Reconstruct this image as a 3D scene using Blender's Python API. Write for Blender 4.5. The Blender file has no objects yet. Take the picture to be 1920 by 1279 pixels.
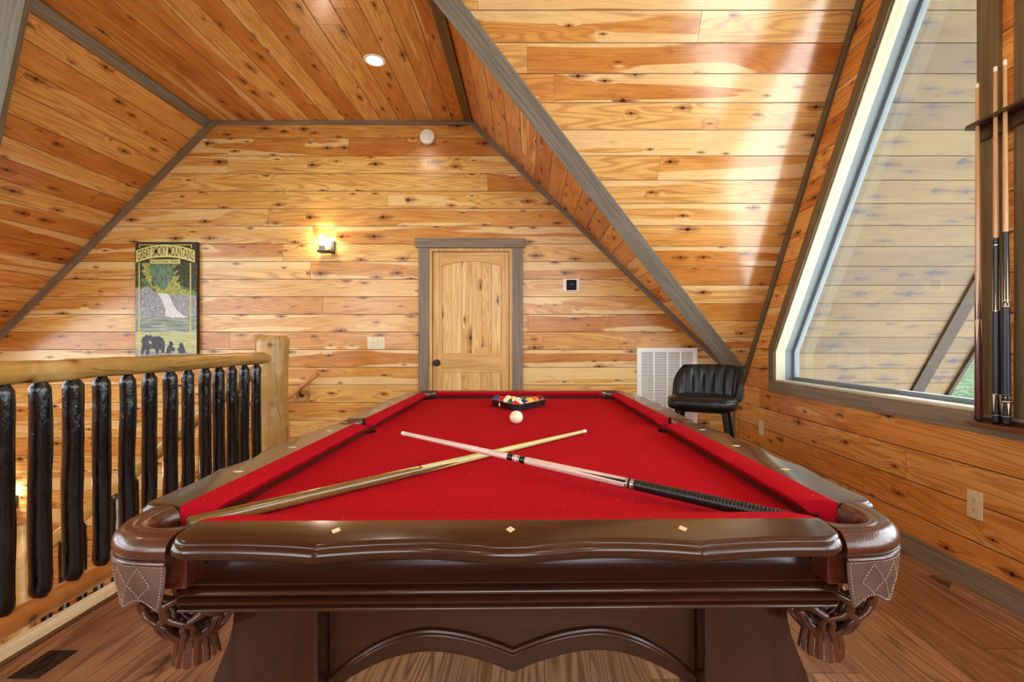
import bpy, bmesh, math, random
from mathutils import Vector, Matrix, noise
from mathutils.geometry import tessellate_polygon
random.seed(7)
PI = math.pi
scene = bpy.context.scene
COL = scene.collection

# ------------------------------------------------------------------ camera
EYE = 1.122                       # eye height above the loft floor
cam_d = bpy.data.cameras.new('camera'); cam = bpy.data.objects.new('camera', cam_d); COL.objects.link(cam)
cam.location = (0, 0, EYE); cam.rotation_euler = (PI/2, 0, 0)
cam_d.sensor_width = 36; cam_d.lens = 900/1920*36
cam_d.shift_x = -33/1920; cam_d.shift_y = 5.5/1920
cam_d.clip_start = 0.02; cam_d.clip_end = 200
scene.camera = cam
def at(px, py, d):                # world point seen at pixel px,py at depth d
    return Vector(((px-993)*d/900, d, EYE-(py-645)*d/900))

# ------------------------------------------------------------------ world, exposure
scene.view_settings.view_transform = 'Standard'
scene.view_settings.look = 'None'
scene.view_settings.gamma = 1.0
scene.view_settings.use_curve_mapping = False
scene.view_settings.exposure = 0.54
w = bpy.data.worlds.new('sky'); scene.world = w; w.use_nodes = True
WN = w.node_tree.nodes; WN['Background'].inputs[0].default_value = (0.90, 0.95, 1.0, 1)
WN['Background'].inputs[1].default_value = 5.0
scene.cycles.max_bounces = 10; scene.cycles.diffuse_bounces = 6; scene.cycles.glossy_bounces = 4
scene.cycles.transparent_max_bounces = 12; scene.cycles.sample_clamp_indirect = 6.0
CAN_POWER = 120.0
sun_d = bpy.data.lights.new('sun', 'SUN'); sun_d.energy = 14.0; sun_d.angle = .02; sun_d.color = (1, .95, .86)
sun = bpy.data.objects.new('sun', sun_d); COL.objects.link(sun)
sun.rotation_euler = Vector((-.588, .02, -.809)).to_track_quat('-Z', 'Y').to_euler()
SCONCE_POWER = 20.0

# ------------------------------------------------------------------ material helpers
def lin(c):
    return tuple((x/255/12.92 if x/255 <= .04045 else ((x/255+.055)/1.055)**2.4) for x in c[:3]) + (1,)
class NT:
    def __init__(s, name):
        s.m = bpy.data.materials.new(name); s.m.use_nodes = True; s.t = s.m.node_tree
        s.b = s.t.nodes['Principled BSDF']
    def n(s, typ, **kw):
        nd = s.t.nodes.new(typ)
        for k, v in kw.items(): setattr(nd, k, v)
        return nd
    def put(s, inp, v):
        if isinstance(v, bpy.types.NodeSocket): s.t.links.new(v, inp)
        elif v is not None: inp.default_value = v
    def math(s, op, a, b=None, c=None, clamp=False):
        nd = s.n('ShaderNodeMath', operation=op, use_clamp=clamp)
        s.put(nd.inputs[0], a)
        if b is not None: s.put(nd.inputs[1], b)
        if c is not None: s.put(nd.inputs[2], c)
        return nd.outputs[0]
    def step(s, x, a, b):          # smooth 0..1 as x goes a..b
        nd = s.n('ShaderNodeMapRange', interpolation_type='SMOOTHSTEP')
        s.put(nd.inputs[0], x); s.put(nd.inputs[1], a); s.put(nd.inputs[2], b)
        nd.inputs[3].default_value = 0; nd.inputs[4].default_value = 1
        return nd.outputs[0]
    def xyz(s, x=0, y=0, z=0):
        nd = s.n('ShaderNodeCombineXYZ'); s.put(nd.inputs[0], x); s.put(nd.inputs[1], y); s.put(nd.inputs[2], z)
        return nd.outputs[0]
    def sep(s, v):
        nd = s.n('ShaderNodeSeparateXYZ'); s.put(nd.inputs[0], v); return nd.outputs
    def mix(s, f, a, b, blend='MIX'):
        nd = s.n('ShaderNodeMix', data_type='RGBA', blend_type=blend)
        s.put(nd.inputs[0], f); s.put(nd.inputs[6], a); s.put(nd.inputs[7], b); return nd.outputs[2]
    def noise(s, v, scale=1, detail=2, rough=.5, dist=0, dim='3D', out=0):
        nd = s.n('ShaderNodeTexNoise', noise_dimensions=dim)
        s.put(nd.inputs['Vector'], v); nd.inputs['Scale'].default_value = scale
        nd.inputs['Detail'].default_value = detail; nd.inputs['Roughness'].default_value = rough
        nd.inputs['Distortion'].default_value = dist
        return nd.outputs[out]
    def white(s, v, dim='3D'):
        nd = s.n('ShaderNodeTexWhiteNoise', noise_dimensions=dim)
        s.put(nd.inputs['W' if dim == '1D' else 'Vector'], v); return nd.outputs
    def ramp(s, f, stops):
        nd = s.n('ShaderNodeValToRGB'); s.put(nd.inputs[0], f)
        e = nd.color_ramp.elements
        while len(e) < len(stops): e.new(.5)
        for k, (p, c) in enumerate(stops): e[k].position = p; e[k].color = c
        return nd.outputs[0]
    def bump(s, h, dist=.002, strength=1):
        nd = s.n('ShaderNodeBump'); nd.inputs['Strength'].default_value = strength
        nd.inputs['Distance'].default_value = dist; s.put(nd.inputs['Height'], h)
        s.t.links.new(nd.outputs[0], s.b.inputs['Normal'])
    def fin(s, col, rough=.5, spec=.5, metal=0, coat=0):
        s.put(s.b.inputs['Base Color'], col); s.put(s.b.inputs['Roughness'], rough)
        s.b.inputs['Specular IOR Level'].default_value = spec; s.put(s.b.inputs['Metallic'], metal)
        s.b.inputs['Coat Weight'].default_value = coat
        s.b.inputs['Coat Roughness'].default_value = .12
        return s.m
    def uv(s): return s.n('ShaderNodeTexCoord').outputs['UV']
    def obj(s): return s.n('ShaderNodeTexCoord').outputs['Object']

def plain(name, c, rough=.5, metal=0, spec=.5, coat=0, var=.06, scale=30, bump=0):
    t = NT(name); n1 = t.noise(t.obj(), scale, 3)
    k = t.math('MULTIPLY_ADD', n1, 2*var, 1-var)
    col = t.mix(1, lin(c), t.xyz(k, k, k), 'MULTIPLY')
    if bump: t.bump(n1, bump)
    return t.fin(col, rough, spec, metal, coat)

def planks(name, voff=0, pitch=.1725, tone=(1, 1, 1), length=5.5, cols=None, knots=1.0, rough=.24, sap=.5,
           knotcol=(62, 26, 10), grain=1.0, spec=.5, groove=.0038, dark=(58, 28, 12), coat=0, hrel=1.0, warmc=(150, 82, 34), ks=1.15):
    """tongue and groove pine boards; u runs along the boards, v across (metres)"""
    t = NT(name)
    u, v, _ = t.sep(t.uv())
    vv = t.math('DIVIDE', t.math('SUBTRACT', v, voff), pitch)
    row = t.math('FLOOR', vv); f = t.math('SUBTRACT', vv, row)
    r1 = t.white(row, '1D')[0]
    uu = t.math('DIVIDE', t.math('MULTIPLY_ADD', r1, 3.7, u), length)
    seg = t.math('FLOOR', uu); fu = t.math('SUBTRACT', uu, seg)
    wn = t.white(t.xyz(row, seg, 3.3)); R = wn[0]; Rc = t.sep(wn[1])
    # knots
    kp = t.xyz(t.math('MULTIPLY_ADD', R, 40, t.math('MULTIPLY', u, 1/.19)), t.math('MULTIPLY', vv, .95), 0)
    vo = t.n('ShaderNodeTexVoronoi', voronoi_dimensions='2D'); t.put(vo.inputs['Vector'], kp); vo.inputs['Scale'].default_value = 1
    pos = vo.outputs['Position']; kc = t.sep(vo.outputs['Color'])
    df = t.n('ShaderNodeVectorMath', operation='SUBTRACT'); t.put(df.inputs[0], kp); t.put(df.inputs[1], pos)
    dx, dy, _ = t.sep(df.outputs[0])
    wob = t.noise(t.xyz(u, v, R), 60, 2)
    dxm = t.math('MULTIPLY', dx, .19); dym = t.math('MULTIPLY', dy, pitch/.95)
    def ell(sx):
        a = t.math('MULTIPLY', dxm, sx)
        return t.math('SQRT', t.math('ADD', t.math('MULTIPLY', a, a), t.math('MULTIPLY', dym, dym)))
    keep = t.math('LESS_THAN', kc[0], .50*knots)
    d1 = t.math('MULTIPLY', ell(.8), t.math('MULTIPLY_ADD', wob, .9, .55))
    rad = t.math('MULTIPLY_ADD', t.math('MULTIPLY', kc[1], kc[1]), .0105*ks, .0046*ks)
    core = t.math('MULTIPLY', keep, t.math('SUBTRACT', 1, t.step(t.math('DIVIDE', d1, rad), .65, 1.15)))
    halo = t.math('MULTIPLY', keep, t.math('SUBTRACT', 1, t.step(t.math('DIVIDE', ell(.42), rad), .8, 3.4)))
    streak = t.math('MULTIPLY', keep, t.math('SUBTRACT', 1, t.step(t.math('DIVIDE', ell(.07), rad), .1, .75)))
    warp = t.math('MULTIPLY', keep, t.math('SUBTRACT', 1, t.step(ell(.5), .0, .055)))
    # broad growth figure (cathedrals)
    R31 = t.math('MULTIPLY', R, 31.0)
    big = t.noise(t.xyz(t.math('MULTIPLY_ADD', u, .42, R31), t.math('MULTIPLY', f, 1.15), t.math('MULTIPLY', Rc[1], 20)), 1, 1.6, .5, .25)
    fig = t.math('ADD', big, t.math('MULTIPLY', warp, .055))
    rings = t.math('MULTIPLY_ADD', t.math('SINE', t.math('MULTIPLY', fig, 130)), .5, .5)
    rings = t.math('POWER', rings, 2.2)
    fib = t.noise(t.xyz(t.math('MULTIPLY', u, 5), t.math('MULTIPLY', v, 210), R31), 1, 3, .6)
    mot = t.noise(t.xyz(t.math('MULTIPLY_ADD', u, 1.7, R31), t.math('MULTIPLY', v, 9), R31), 1, 4, .6, .6)
    # colour
    if cols is None: cols = [(240, 196, 126), (226, 168, 94), (206, 138, 66), (176, 104, 46)]
    tone_l = lambda c: tuple(min(1, a*b) for a, b in zip(lin(c)[:3], tone)) + (1,)
    heart = t.ramp(t.math('MULTIPLY_ADD', t.math('SUBTRACT', mot, .5), 1.1, t.math('MULTIPLY_ADD', Rc[0], .70, .08)),
                   [(.05, tone_l(cols[0])), (.4, tone_l(cols[1])), (.72, tone_l(cols[2])), (1, tone_l(cols[3]))])
    sapc = tone_l((243, 213, 160) if cols[0][0] > 190 else cols[0])
    th = t.math('MULTIPLY_ADD', Rc[2], .30, .60-.16*sap)
    sapm = t.step(t.math('ADD', fig, t.math('MULTIPLY', t.math('SUBTRACT', t.math('ABSOLUTE', t.math('SUBTRACT', f, .5)), .25), .22)), th, t.math('ADD', th, .018))
    col = t.mix(t.math('MULTIPLY', sapm, .85), heart, sapc)
    ringf = t.math('MULTIPLY', rings, t.math('MULTIPLY', t.math('SUBTRACT', 1, t.math('MULTIPLY', sapm, .75)), .46*grain))
    warm = t.mix(.5, tone_l(cols[3]), tone_l(warmc))
    col = t.mix(ringf, col, warm)
    col = t.mix(t.math('MULTIPLY', t.step(fib, .45, .75), .30*grain), col, warm)
    stain = t.noise(t.xyz(t.math('MULTIPLY_ADD', u, 1.1, R31), t.math('MULTIPLY', v, 6), 5), 1, 5, .65, 1.4)
    col = t.mix(t.math('MULTIPLY', t.step(stain, .57, .72), .55), col, tone_l(tuple(x*1.04 for x in warmc)))
    col = t.mix(t.math('MULTIPLY', halo, .60), col, tone_l(warmc))
    col = t.mix(t.math('MULTIPLY', streak, .80), col, tone_l(tuple(x*.70 for x in warmc)))
    col = t.mix(t.math('MULTIPLY', core, .93), col, lin(knotcol))
    # grooves
    e = t.math('MULTIPLY', t.math('MINIMUM', f, t.math('SUBTRACT', 1, f)), pitch)
    gr = t.math('SUBTRACT', 1, t.step(e, groove*.35, groove))
    eu = t.math('MULTIPLY', t.math('MINIMUM', fu, t.math('SUBTRACT', 1, fu)), length)
    ju = t.math('SUBTRACT', 1, t.step(eu, .0006, .0016))
    g = t.math('MAXIMUM', gr, ju)
    col = t.mix(t.math('MULTIPLY', g, .90), col, lin(dark))
    hgt = t.math('SUBTRACT', t.math('MULTIPLY', fib, .03), g)
    wave = t.noise(t.xyz(t.math('MULTIPLY', u, 1.3), t.math('MULTIPLY', v, 7), row), 1, 1)
    t.bump(t.math('MULTIPLY_ADD', wave, .35*hrel, hgt), .0022, .7*(.5+.5*hrel))
    return t.fin(col, t.math('MULTIPLY_ADD', g, .4, t.math('MULTIPLY_ADD', mot, .10*hrel, rough-.05*hrel)), spec, 0, coat)

def stained(name, base, darkc, rough=.5, scale=1.0, knots=.25, coat=0, spec=.5):
    """single board of wood, grain along u"""
    t = NT(name); u, v, _ = t.sep(t.uv())
    a = t.noise(t.xyz(t.math('MULTIPLY', u, 2*scale), t.math('MULTIPLY', v, 60*scale), 0), 1, 4, .6, .3)
    b = t.noise(t.xyz(t.math('MULTIPLY', u, 2.2*scale), t.math('MULTIPLY', v, 12*scale), 4), 1, 3, .5)
    col = t.mix(t.step(a, .35, .72), lin(base), lin(darkc))
    col = t.mix(t.math('MULTIPLY', t.step(b, .4, .7), .35), col, lin(tuple(x*.78 for x in base)))
    vo = t.n('ShaderNodeTexVoronoi', voronoi_dimensions='2D'); t.put(vo.inputs['Vector'], t.xyz(t.math('MULTIPLY', u, 3.1), t.math('MULTIPLY', v, 6), 0))
    k = t.math('SUBTRACT', 1, t.step(vo.outputs['Distance'], .02, .09))
    k = t.math('MULTIPLY', k, t.math('LESS_THAN', t.sep(vo.outputs['Color'])[0], knots))
    col = t.mix(t.math('MULTIPLY', k, .75), col, lin(tuple(x*.45 for x in darkc)))
    t.bump(a, .0008, .7)
    return t.fin(col, rough, spec, 0, coat)

def logwood(name, base, alt, pale, rough=.32):
    t = NT(name); o = t.uv(); u, v, _ = t.sep(o)
    p3 = t.obj()
    a = t.noise(p3, 3.2, 4, .6, .8)
    b = t.noise(t.xyz(t.math('MULTIPLY', u, 2), t.math('MULTIPLY', v, 46), 0), 1, 4, .6, .4)
    col = t.mix(t.step(a, .36, .62), lin(base), lin(alt))
    col = t.mix(t.math('MULTIPLY', t.step(b, .45, .75), .6), col, lin(tuple(x*.72 for x in alt)))
    col = t.mix(t.math('MULTIPLY', t.step(t.noise(p3, 6, 3, .5, .5), .55, .7), .65), col, lin(pale))
    vo = t.n('ShaderNodeTexVoronoi', voronoi_dimensions='3D'); t.put(vo.inputs['Vector'], p3); vo.inputs['Scale'].default_value = 7
    k = t.math('MULTIPLY', t.math('SUBTRACT', 1, t.step(vo.outputs['Distance'], .05, .16)), t.math('LESS_THAN', t.sep(vo.outputs['Color'])[0], .38))
    k2 = t.math('MULTIPLY', t.math('SUBTRACT', 1, t.step(vo.outputs['Distance'], .1, .3)), t.math('LESS_THAN', t.sep(vo.outputs['Color'])[0], .38))
    col = t.mix(t.math('MULTIPLY', k2, .5), col, lin((140, 86, 40)))
    col = t.mix(t.math('MULTIPLY', k, .85), col, lin((62, 34, 16)))
    cr = t.noise(t.xyz(t.math('MULTIPLY', u, .7), t.math('MULTIPLY', v, 9), 9), 1, 2, .5, .5)
    crack = t.math('SUBTRACT', 1, t.step(t.math('ABSOLUTE', t.math('SUBTRACT', cr, .56)), .001, .006))
    crack = t.math('MULTIPLY', crack, t.step(a, .36, .46))
    col = t.mix(t.math('MULTIPLY', crack, .85), col, lin((58, 38, 20)))
    t.bump(t.math('SUBTRACT', t.math('MULTIPLY_ADD', b, .3, a), crack), .004, .8)
    return t.fin(col, rough)

# pine lining of the room
M = {}
M['far'] = planks('knotty pine far wall', voff=.5485, knots=1.15, sap=.95, tone=(.97, .98, .86))
M['gable'] = planks('amber pine gable wall', voff=.562, tone=(.93, .76, .58), length=3.2, knots=.9)
M['flat'] = planks('pine ceiling boards', voff=-.926, tone=(.95, .84, .70), length=3.4, knots=.5)
M['lslope'] = planks('pine left roof slope', voff=.04, tone=(.92, .78, .62), length=3.4, knots=.5)
M['rstrip'] = planks('pine narrow roof slope', voff=.05, tone=(.98, .82, .62), length=2.4, knots=.9)
M['yslope'] = planks('pine long roof slope', voff=.0, tone=(.98, .93, .86), length=3.1, knots=.8, sap=1.1, rough=.15, spec=1.0, hrel=.4)
M['soffit'] = planks('weather stained soffit boards', voff=.0, cols=[(106, 88, 58), (97, 80, 56), (88, 73, 56), (80, 68, 56)],
                     knotcol=(52, 50, 66), sap=-1.5, grain=.4, rough=.55, length=30, dark=(34, 27, 22), knots=1.1, warmc=(78, 66, 62), ks=2.2)
M['floor'] = planks('vinyl plank floor', voff=.05, pitch=.18, length=1.22, cols=[(176, 134, 98), (166, 124, 90), (154, 110, 78), (138, 98, 68)],
                    knots=.12, sap=-1.2, grain=2.0, rough=.36, groove=.0014, warmc=(92, 56, 34), ks=1.6, knotcol=(70, 40, 24), dark=(74, 46, 30))
M['stairwood'] = planks('stair wood', pitch=.3, cols=[(206, 164, 110), (196, 150, 96), (184, 136, 84), (170, 120, 70)], groove=.001)
M['greytrim'] = stained('grey brown stained trim', (140, 124, 104), (104, 90, 74), .45)
M['greybeam'] = stained('grey stained valley beam', (132, 124, 112), (96, 88, 78), .45)
M['darktrim'] = stained('dark brown stained trim', (124, 100, 76), (90, 68, 50), .45)
M['nosing'] = stained('pale pine nosing', (244, 234, 200), (218, 200, 156), .4)
M['olivetrim'] = stained('olive brown stained casing', (112, 94, 64), (84, 68, 44), .45)
M['cuemaple'] = stained('tan maple cue shaft', (208, 166, 118), (188, 142, 94), .2, 2, 0, coat=.4)
M['shoe'] = stained('brown shoe moulding', (112, 84, 56), (84, 60, 38), .4)
M['cream'] = stained('cream jamb wood', (206, 200, 174), (188, 180, 152), .5, knots=.12)
M['vinyl'] = plain('vinyl with blue grey shade', (112, 124, 132), .5)  # shade on the outer window frame is put into this blue grey
M['darkbeam'] = plain('dark brown exterior rafter', (38, 27, 23), .6, var=.2)
M['doorpine'] = stained('pine door frame boards', (226, 184, 112), (194, 140, 74), .35, knots=.4, scale=.8)
M['mahogany'] = stained('dark mahogany', (60, 29, 18), (43, 19, 11), .22, .8, 0, coat=.35)
M['blackpaint'] = None
t = NT('glossy black painted log'); o_ = t.sep(t.obj()); o = t.xyz(o_[0], o_[1], t.math('MULTIPLY', o_[2], .4)); a = t.noise(o, 34, 4, .65, .6); b = t.noise(o, 11, 2)
t.bump(t.math('MULTIPLY_ADD', b, 2.5, a), .0050, .7); M['blackpaint'] = t.fin(t.mix(t.step(a, .62, .75), lin((13, 14, 17)), lin((36, 36, 38))), .16, .6)
M['log'] = logwood('peeled cedar log', (160, 132, 66), (182, 142, 72), (206, 172, 112))
M['logpost'] = logwood('peeled cedar post', (164, 124, 62), (186, 146, 80), (216, 176, 116))
M['logdark'] = logwood('orange peeled log', (186, 118, 56), (202, 136, 70), (214, 160, 96))
M['white'] = plain('white enamel', (244, 243, 240), .35, var=.02)
M['almond'] = plain('almond plastic', (226, 214, 180), .35, var=.02)
M['black'] = plain('black plastic', (14, 14, 16), .3, var=.1)
M['blackmetal'] = plain('black powder coat', (10, 10, 10), .45, var=.1, spec=.25)
M['bronze'] = plain('oil rubbed bronze', (48, 36, 31), .45, .3)
M['ventdark'] = plain('shadowed duct', (110, 108, 106), .8)
M['leather'] = None
t = NT('brown leather'); a = t.noise(t.obj(), 220, 3, .6); b = t.noise(t.obj(), 14, 3)
t.bump(a, .0006, .8); M['leather'] = t.fin(t.mix(t.step(b, .3, .7), lin((84, 43, 27)), lin((66, 31, 18))), .26, .6, 0, .35)
t = NT('grey brown leather skirt'); a = t.noise(t.obj(), 220, 3, .6); b = t.noise(t.obj(), 14, 3)
t.bump(a, .0006, .8); M['skirt'] = t.fin(t.mix(t.step(b, .3, .7), lin((104, 84, 76)), lin((86, 66, 58))), .32, .6, 0, .2)
M['stitch'] = plain('pale waxed thread', (158, 142, 126), .4)
M['pocketdark'] = plain('pocket lining', (22, 12, 9), .6)
M['blackvinyl'] = plain('black vinyl upholstery', (5, 6, 9), .34, spec=.38, var=.1, scale=90)
M['piping'] = plain('black piping', (8, 8, 10), .4)
t = NT('red billiard cloth'); o = t.obj(); a = t.noise(o, 420, 2, .7); b = t.noise(o, 5, 4, .6)
vo = t.n('ShaderNodeTexVoronoi'); t.put(vo.inputs['Vector'], o); vo.inputs['Scale'].default_value = 75
lint = t.math('MULTIPLY', t.math('SUBTRACT', 1, t.step(vo.outputs['Distance'], .06, .15)), t.math('LESS_THAN', t.sep(vo.outputs['Color'])[0], .22))
col = t.mix(t.step(a, .2, .8), lin((158, 15, 26)), lin((180, 22, 36)))
col = t.mix(t.math('MULTIPLY', t.step(b, .45, .75), .25), col, lin((196, 26, 38)))
col = t.mix(t.math('MULTIPLY', lint, .7), col, lin((240, 140, 140)))
t.bump(a, .0015, .8); M['cloth'] = t.fin(col, .95, .04)
M['pearl'] = plain('pearl inlay', (226, 206, 160), .25)
M['maple'] = stained('maple shaft', (226, 198, 158), (206, 174, 130), .2, 2, 0, coat=.4)
M['mapletint'] = stained('maple with green reflection tint', (206, 200, 132), (184, 178, 108), .2, 2, 0, coat=.4)  # pale maple with the green window reflection painted into its colour
M['maplepink'] = stained('pale whitewashed maple', (220, 196, 184), (196, 172, 158), .16, 2, 0, coat=.5)
M['olive'] = stained('olive brown butt wood', (120, 92, 44), (92, 68, 30), .2, 2, 0, coat=.5)
M['redbrown'] = stained('red brown butt wood', (92, 38, 22), (66, 26, 16), .2, 2, 0, coat=.5)
M['navy'] = plain('navy linen wrap', (24, 28, 52), .35, scale=300, var=.25)
M['ivory'] = plain('ivory inlay', (232, 216, 176), .3)
M['steel'] = plain('polished ring metal', (190, 194, 198), .2, .9)
M['tip'] = plain('pale ferrule', (238, 232, 214), .3)
t = NT('ribbed black wrap'); u, v, _ = t.sep(t.uv()); s_ = t.math('MULTIPLY_ADD', t.math('SINE', t.math('MULTIPLY', u, 900)), .5, .5)
t.bump(s_, .0015, 1); M['ribwrap'] = t.fin(lin((20, 20, 24)), .3)
M['rackwood'] = stained('dark walnut rack', (62, 34, 24), (44, 22, 16), .3, 1, 0, coat=.3)
M['traywood'] = stained('red walnut tray', (104, 56, 32), (78, 38, 22), .3, 1, 0, coat=.3)
M['screen'] = plain('dark display glass', (10, 11, 16), .5, spec=.2)
M['text'] = plain('dark lettering', (34, 30, 22), .6)
def emit(name, c, k):
    t = NT(name); t.b.inputs['Emission Color'].default_value = lin(c); t.b.inputs['Emission Strength'].default_value = k
    return t.fin(lin(c), .5)
M['canlight'] = emit('lit ceiling lamp lens', (255, 236, 206), CAN_POWER)
M['bulb'] = emit('lit bulb', (255, 244, 224), SCONCE_POWER*9)
M['display'] = emit('display digits', (90, 110, 190), .25)
def glassmat(name, tint=(1, 1, 1), refl=.03):
    m = bpy.data.materials.new(name); m.use_nodes = True; nt = m.node_tree; nt.nodes.clear()
    o = nt.nodes.new('ShaderNodeOutputMaterial'); mx = nt.nodes.new('ShaderNodeMixShader')
    tr = nt.nodes.new('ShaderNodeBsdfTransparent'); gl = nt.nodes.new('ShaderNodeBsdfGlossy'); lw = nt.nodes.new('ShaderNodeLayerWeight')
    pw = nt.nodes.new('ShaderNodeMath'); pw.operation = 'POWER'; pw.inputs[1].default_value = 4
    ma = nt.nodes.new('ShaderNodeMath'); ma.operation = 'MULTIPLY_ADD'; ma.inputs[1].default_value = .7; ma.inputs[2].default_value = refl
    tr.inputs[0].default_value = (*tint, 1); gl.inputs['Roughness'].default_value = .02
    nt.links.new(lw.outputs['Facing'], pw.inputs[0]); nt.links.new(pw.outputs[0], ma.inputs[0])
    nt.links.new(ma.outputs[0], mx.inputs[0]); nt.links.new(tr.outputs[0], mx.inputs[1]); nt.links.new(gl.outputs[0], mx.inputs[2])
    nt.links.new(mx.outputs[0], o.inputs[0]); return m
M['glass'] = glassmat('window glass', (.97, .99, .985))
M['shadeglass'] = glassmat('clear shade glass', (.90, .88, .84), .16)
def grassmat():
    t = NT('grassy bank'); o = t.obj(); a = t.noise(o, 9.0, 6, .75, .3); b = t.noise(o, 24, 4, .7)
    col = t.ramp(a, [(.36, lin((16, 30, 22))), (.48, lin((38, 58, 32))), (.56, lin((66, 86, 58))), (.66, lin((120, 130, 126)))])
    t.bump(b, .1, 1); return t.fin(t.mix(.25, col, lin((60, 90, 60))), .9, .2)
M['grass'] = grassmat()
M['leaf'] = plain('dark foliage', (52, 78, 46), .8, var=.4, scale=5)
M['outground'] = plain('distant ground', (96, 112, 78), .9, var=.3, scale=1)

# ------------------------------------------------------------------ mesh helpers
class MB:
    def __init__(s): s.v = []; s.f = []; s.uv = []; s.mi = []; s.mats = []; s.cur = 0
    def mat(s, m):
        if m not in s.mats: s.mats.append(m)
        s.cur = s.mats.index(m); return s
    def add(s, vs, fs, uvs=None):
        b = len(s.v); s.v += [Vector(p) for p in vs]
        for k, f in enumerate(fs):
            s.f.append([i+b for i in f]); s.uv.append(uvs[k] if uvs else None); s.mi.append(s.cur)
        return s
    def box(s, x0, x1, y0, y1, z0, z1):
        p = [(x, y, z) for z in (z0, z1) for y in (y0, y1) for x in (x0, x1)]
        return s.add(p, [(0, 2, 3, 1), (4, 5, 7, 6), (0, 1, 5, 4), (2, 6, 7, 3), (0, 4, 6, 2), (1, 3, 7, 5)])
    def prism(s, poly, off, holes=()):
        """planar polygon (3D points) extruded by vector off, with holes"""
        off = Vector(off); loops = [[Vector(p) for p in poly]] + [[Vector(p) for p in h] for h in holes]
        flat = [p for l in loops for p in l]; n = len(flat)
        tris = tessellate_polygon(loops)
        # normal of tris vs off
        a, b_, c = (flat[i] for i in tris[0]); nn = (b_-a).cross(c-a)
        fs = []
        for tr in tris:
            a, b_, c = (flat[i] for i in tr); nn = (b_-a).cross(c-a)
            tr = list(tr)
            if nn.dot(off) > 0: tr = tr[::-1]
            fs.append(tr); fs.append([i+n for i in tr[::-1]])
        k = 0
        for l in loops:
            m = len(l)
            for i in range(m):
                j = (i+1) % m; fs.append([k+i, k+j, k+j+n, k+i+n])
            k += m
        s.add(flat+[p+off for p in flat], fs); s.fixn = True; return s
    def loft(s, rings, close=False, caps=False, uvs=True):
        """rings: list of rows of points; faces between rows. close: each ring is a loop"""
        n = len(rings[0]); vs = [Vector(p) for r in rings for p in r]; fs = []; us = []
        L = [0]
        for i in range(1, len(rings)): L.append(L[-1]+(Vector(rings[i][0])-Vector(rings[i-1][0])).length)
        W = [0]
        for j in range(1, n+1): W.append(W[-1]+(Vector(rings[len(rings)//2][j % n])-Vector(rings[len(rings)//2][j-1])).length)
        for i in range(len(rings)-1):
            for j in range(n if close else n-1):
                k = (j+1) % n
                fs.append([i*n+j, i*n+k, (i+1)*n+k, (i+1)*n+j])
                us.append([(L[i], W[j]), (L[i], W[j+1]), (L[i+1], W[j+1]), (L[i+1], W[j])])
        if caps:
            fs.append(list(range(n))[::-1]); us.append(None)
            fs.append([(len(rings)-1)*n+j for j in range(n)]); us.append(None)
        return s.add(vs, fs, us)
    def tube(s, pts, rad, n=12, wob=0, seed=0, caps=True, flat=1.0):
        pts = [Vector(p) for p in pts]; m = len(pts)
        if not hasattr(rad, '__len__'): rad = [rad]*m
        rings = []; up = None
        for i, p in enumerate(pts):
            tg = (pts[min(i+1, m-1)]-pts[max(i-1, 0)]).normalized()
            if up is None:
                up = Vector((0, 0, 1)) if abs(tg.z) < .9 else Vector((0, 1, 0))
            a = tg.cross(up).normalized(); up = a.cross(tg).normalized(); r = []
            for k in range(n):
                th = 2*PI*k/n; q = a*math.cos(th)+up*math.sin(th)*flat
                rr = rad[i]
                if wob: rr *= 1+wob*(noise.noise(Vector((p.x*4+seed, p.y*4, p.z*4))+q*1.4)+.45*noise.noise(Vector((p.x*13+seed, p.y*13, p.z*13))+q*2.2))
                r.append(p+q*rr)
            rings.append(r)
        s.loft(rings, True, caps); s.fixn = True; return s
    def lathe(s, prof, n=24, c=(0, 0, 0), axis='Z'):
        rings = []
        for r, z in prof:
            row = []
            for k in range(n):
                a = 2*PI*k/n; x, y = r*math.cos(a), r*math.sin(a)
                q = (x, y, z) if axis == 'Z' else ((x, -z, y) if axis == 'Y' else (z, x, y))
                row.append(Vector(c)+Vector(q))
            rings.append(row)
        s.loft(rings, True, True); s.fixn = True; return s
    def sphere(s, c, r, n=16, sc=(1, 1, 1)):
        prof = [(max(1e-4, r*math.sin(PI*i/(n//1))), -r*math.cos(PI*i/n)) for i in range(n+1)]
        b = len(s.v); s.lathe(prof, n*2)
        for q in range(b, len(s.v)):
            v = s.v[q]; s.v[q] = Vector((v.x*sc[0], v.y*sc[1], v.z*sc[2]))+Vector(c)
        return s
    def xf(s, mtx):
        s.v = [mtx @ p for p in s.v]
        if mtx.determinant() < 0: s.f = [f[::-1] for f in s.f]; s.uv = [u[::-1] if u else None for u in s.uv]
        return s
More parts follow.
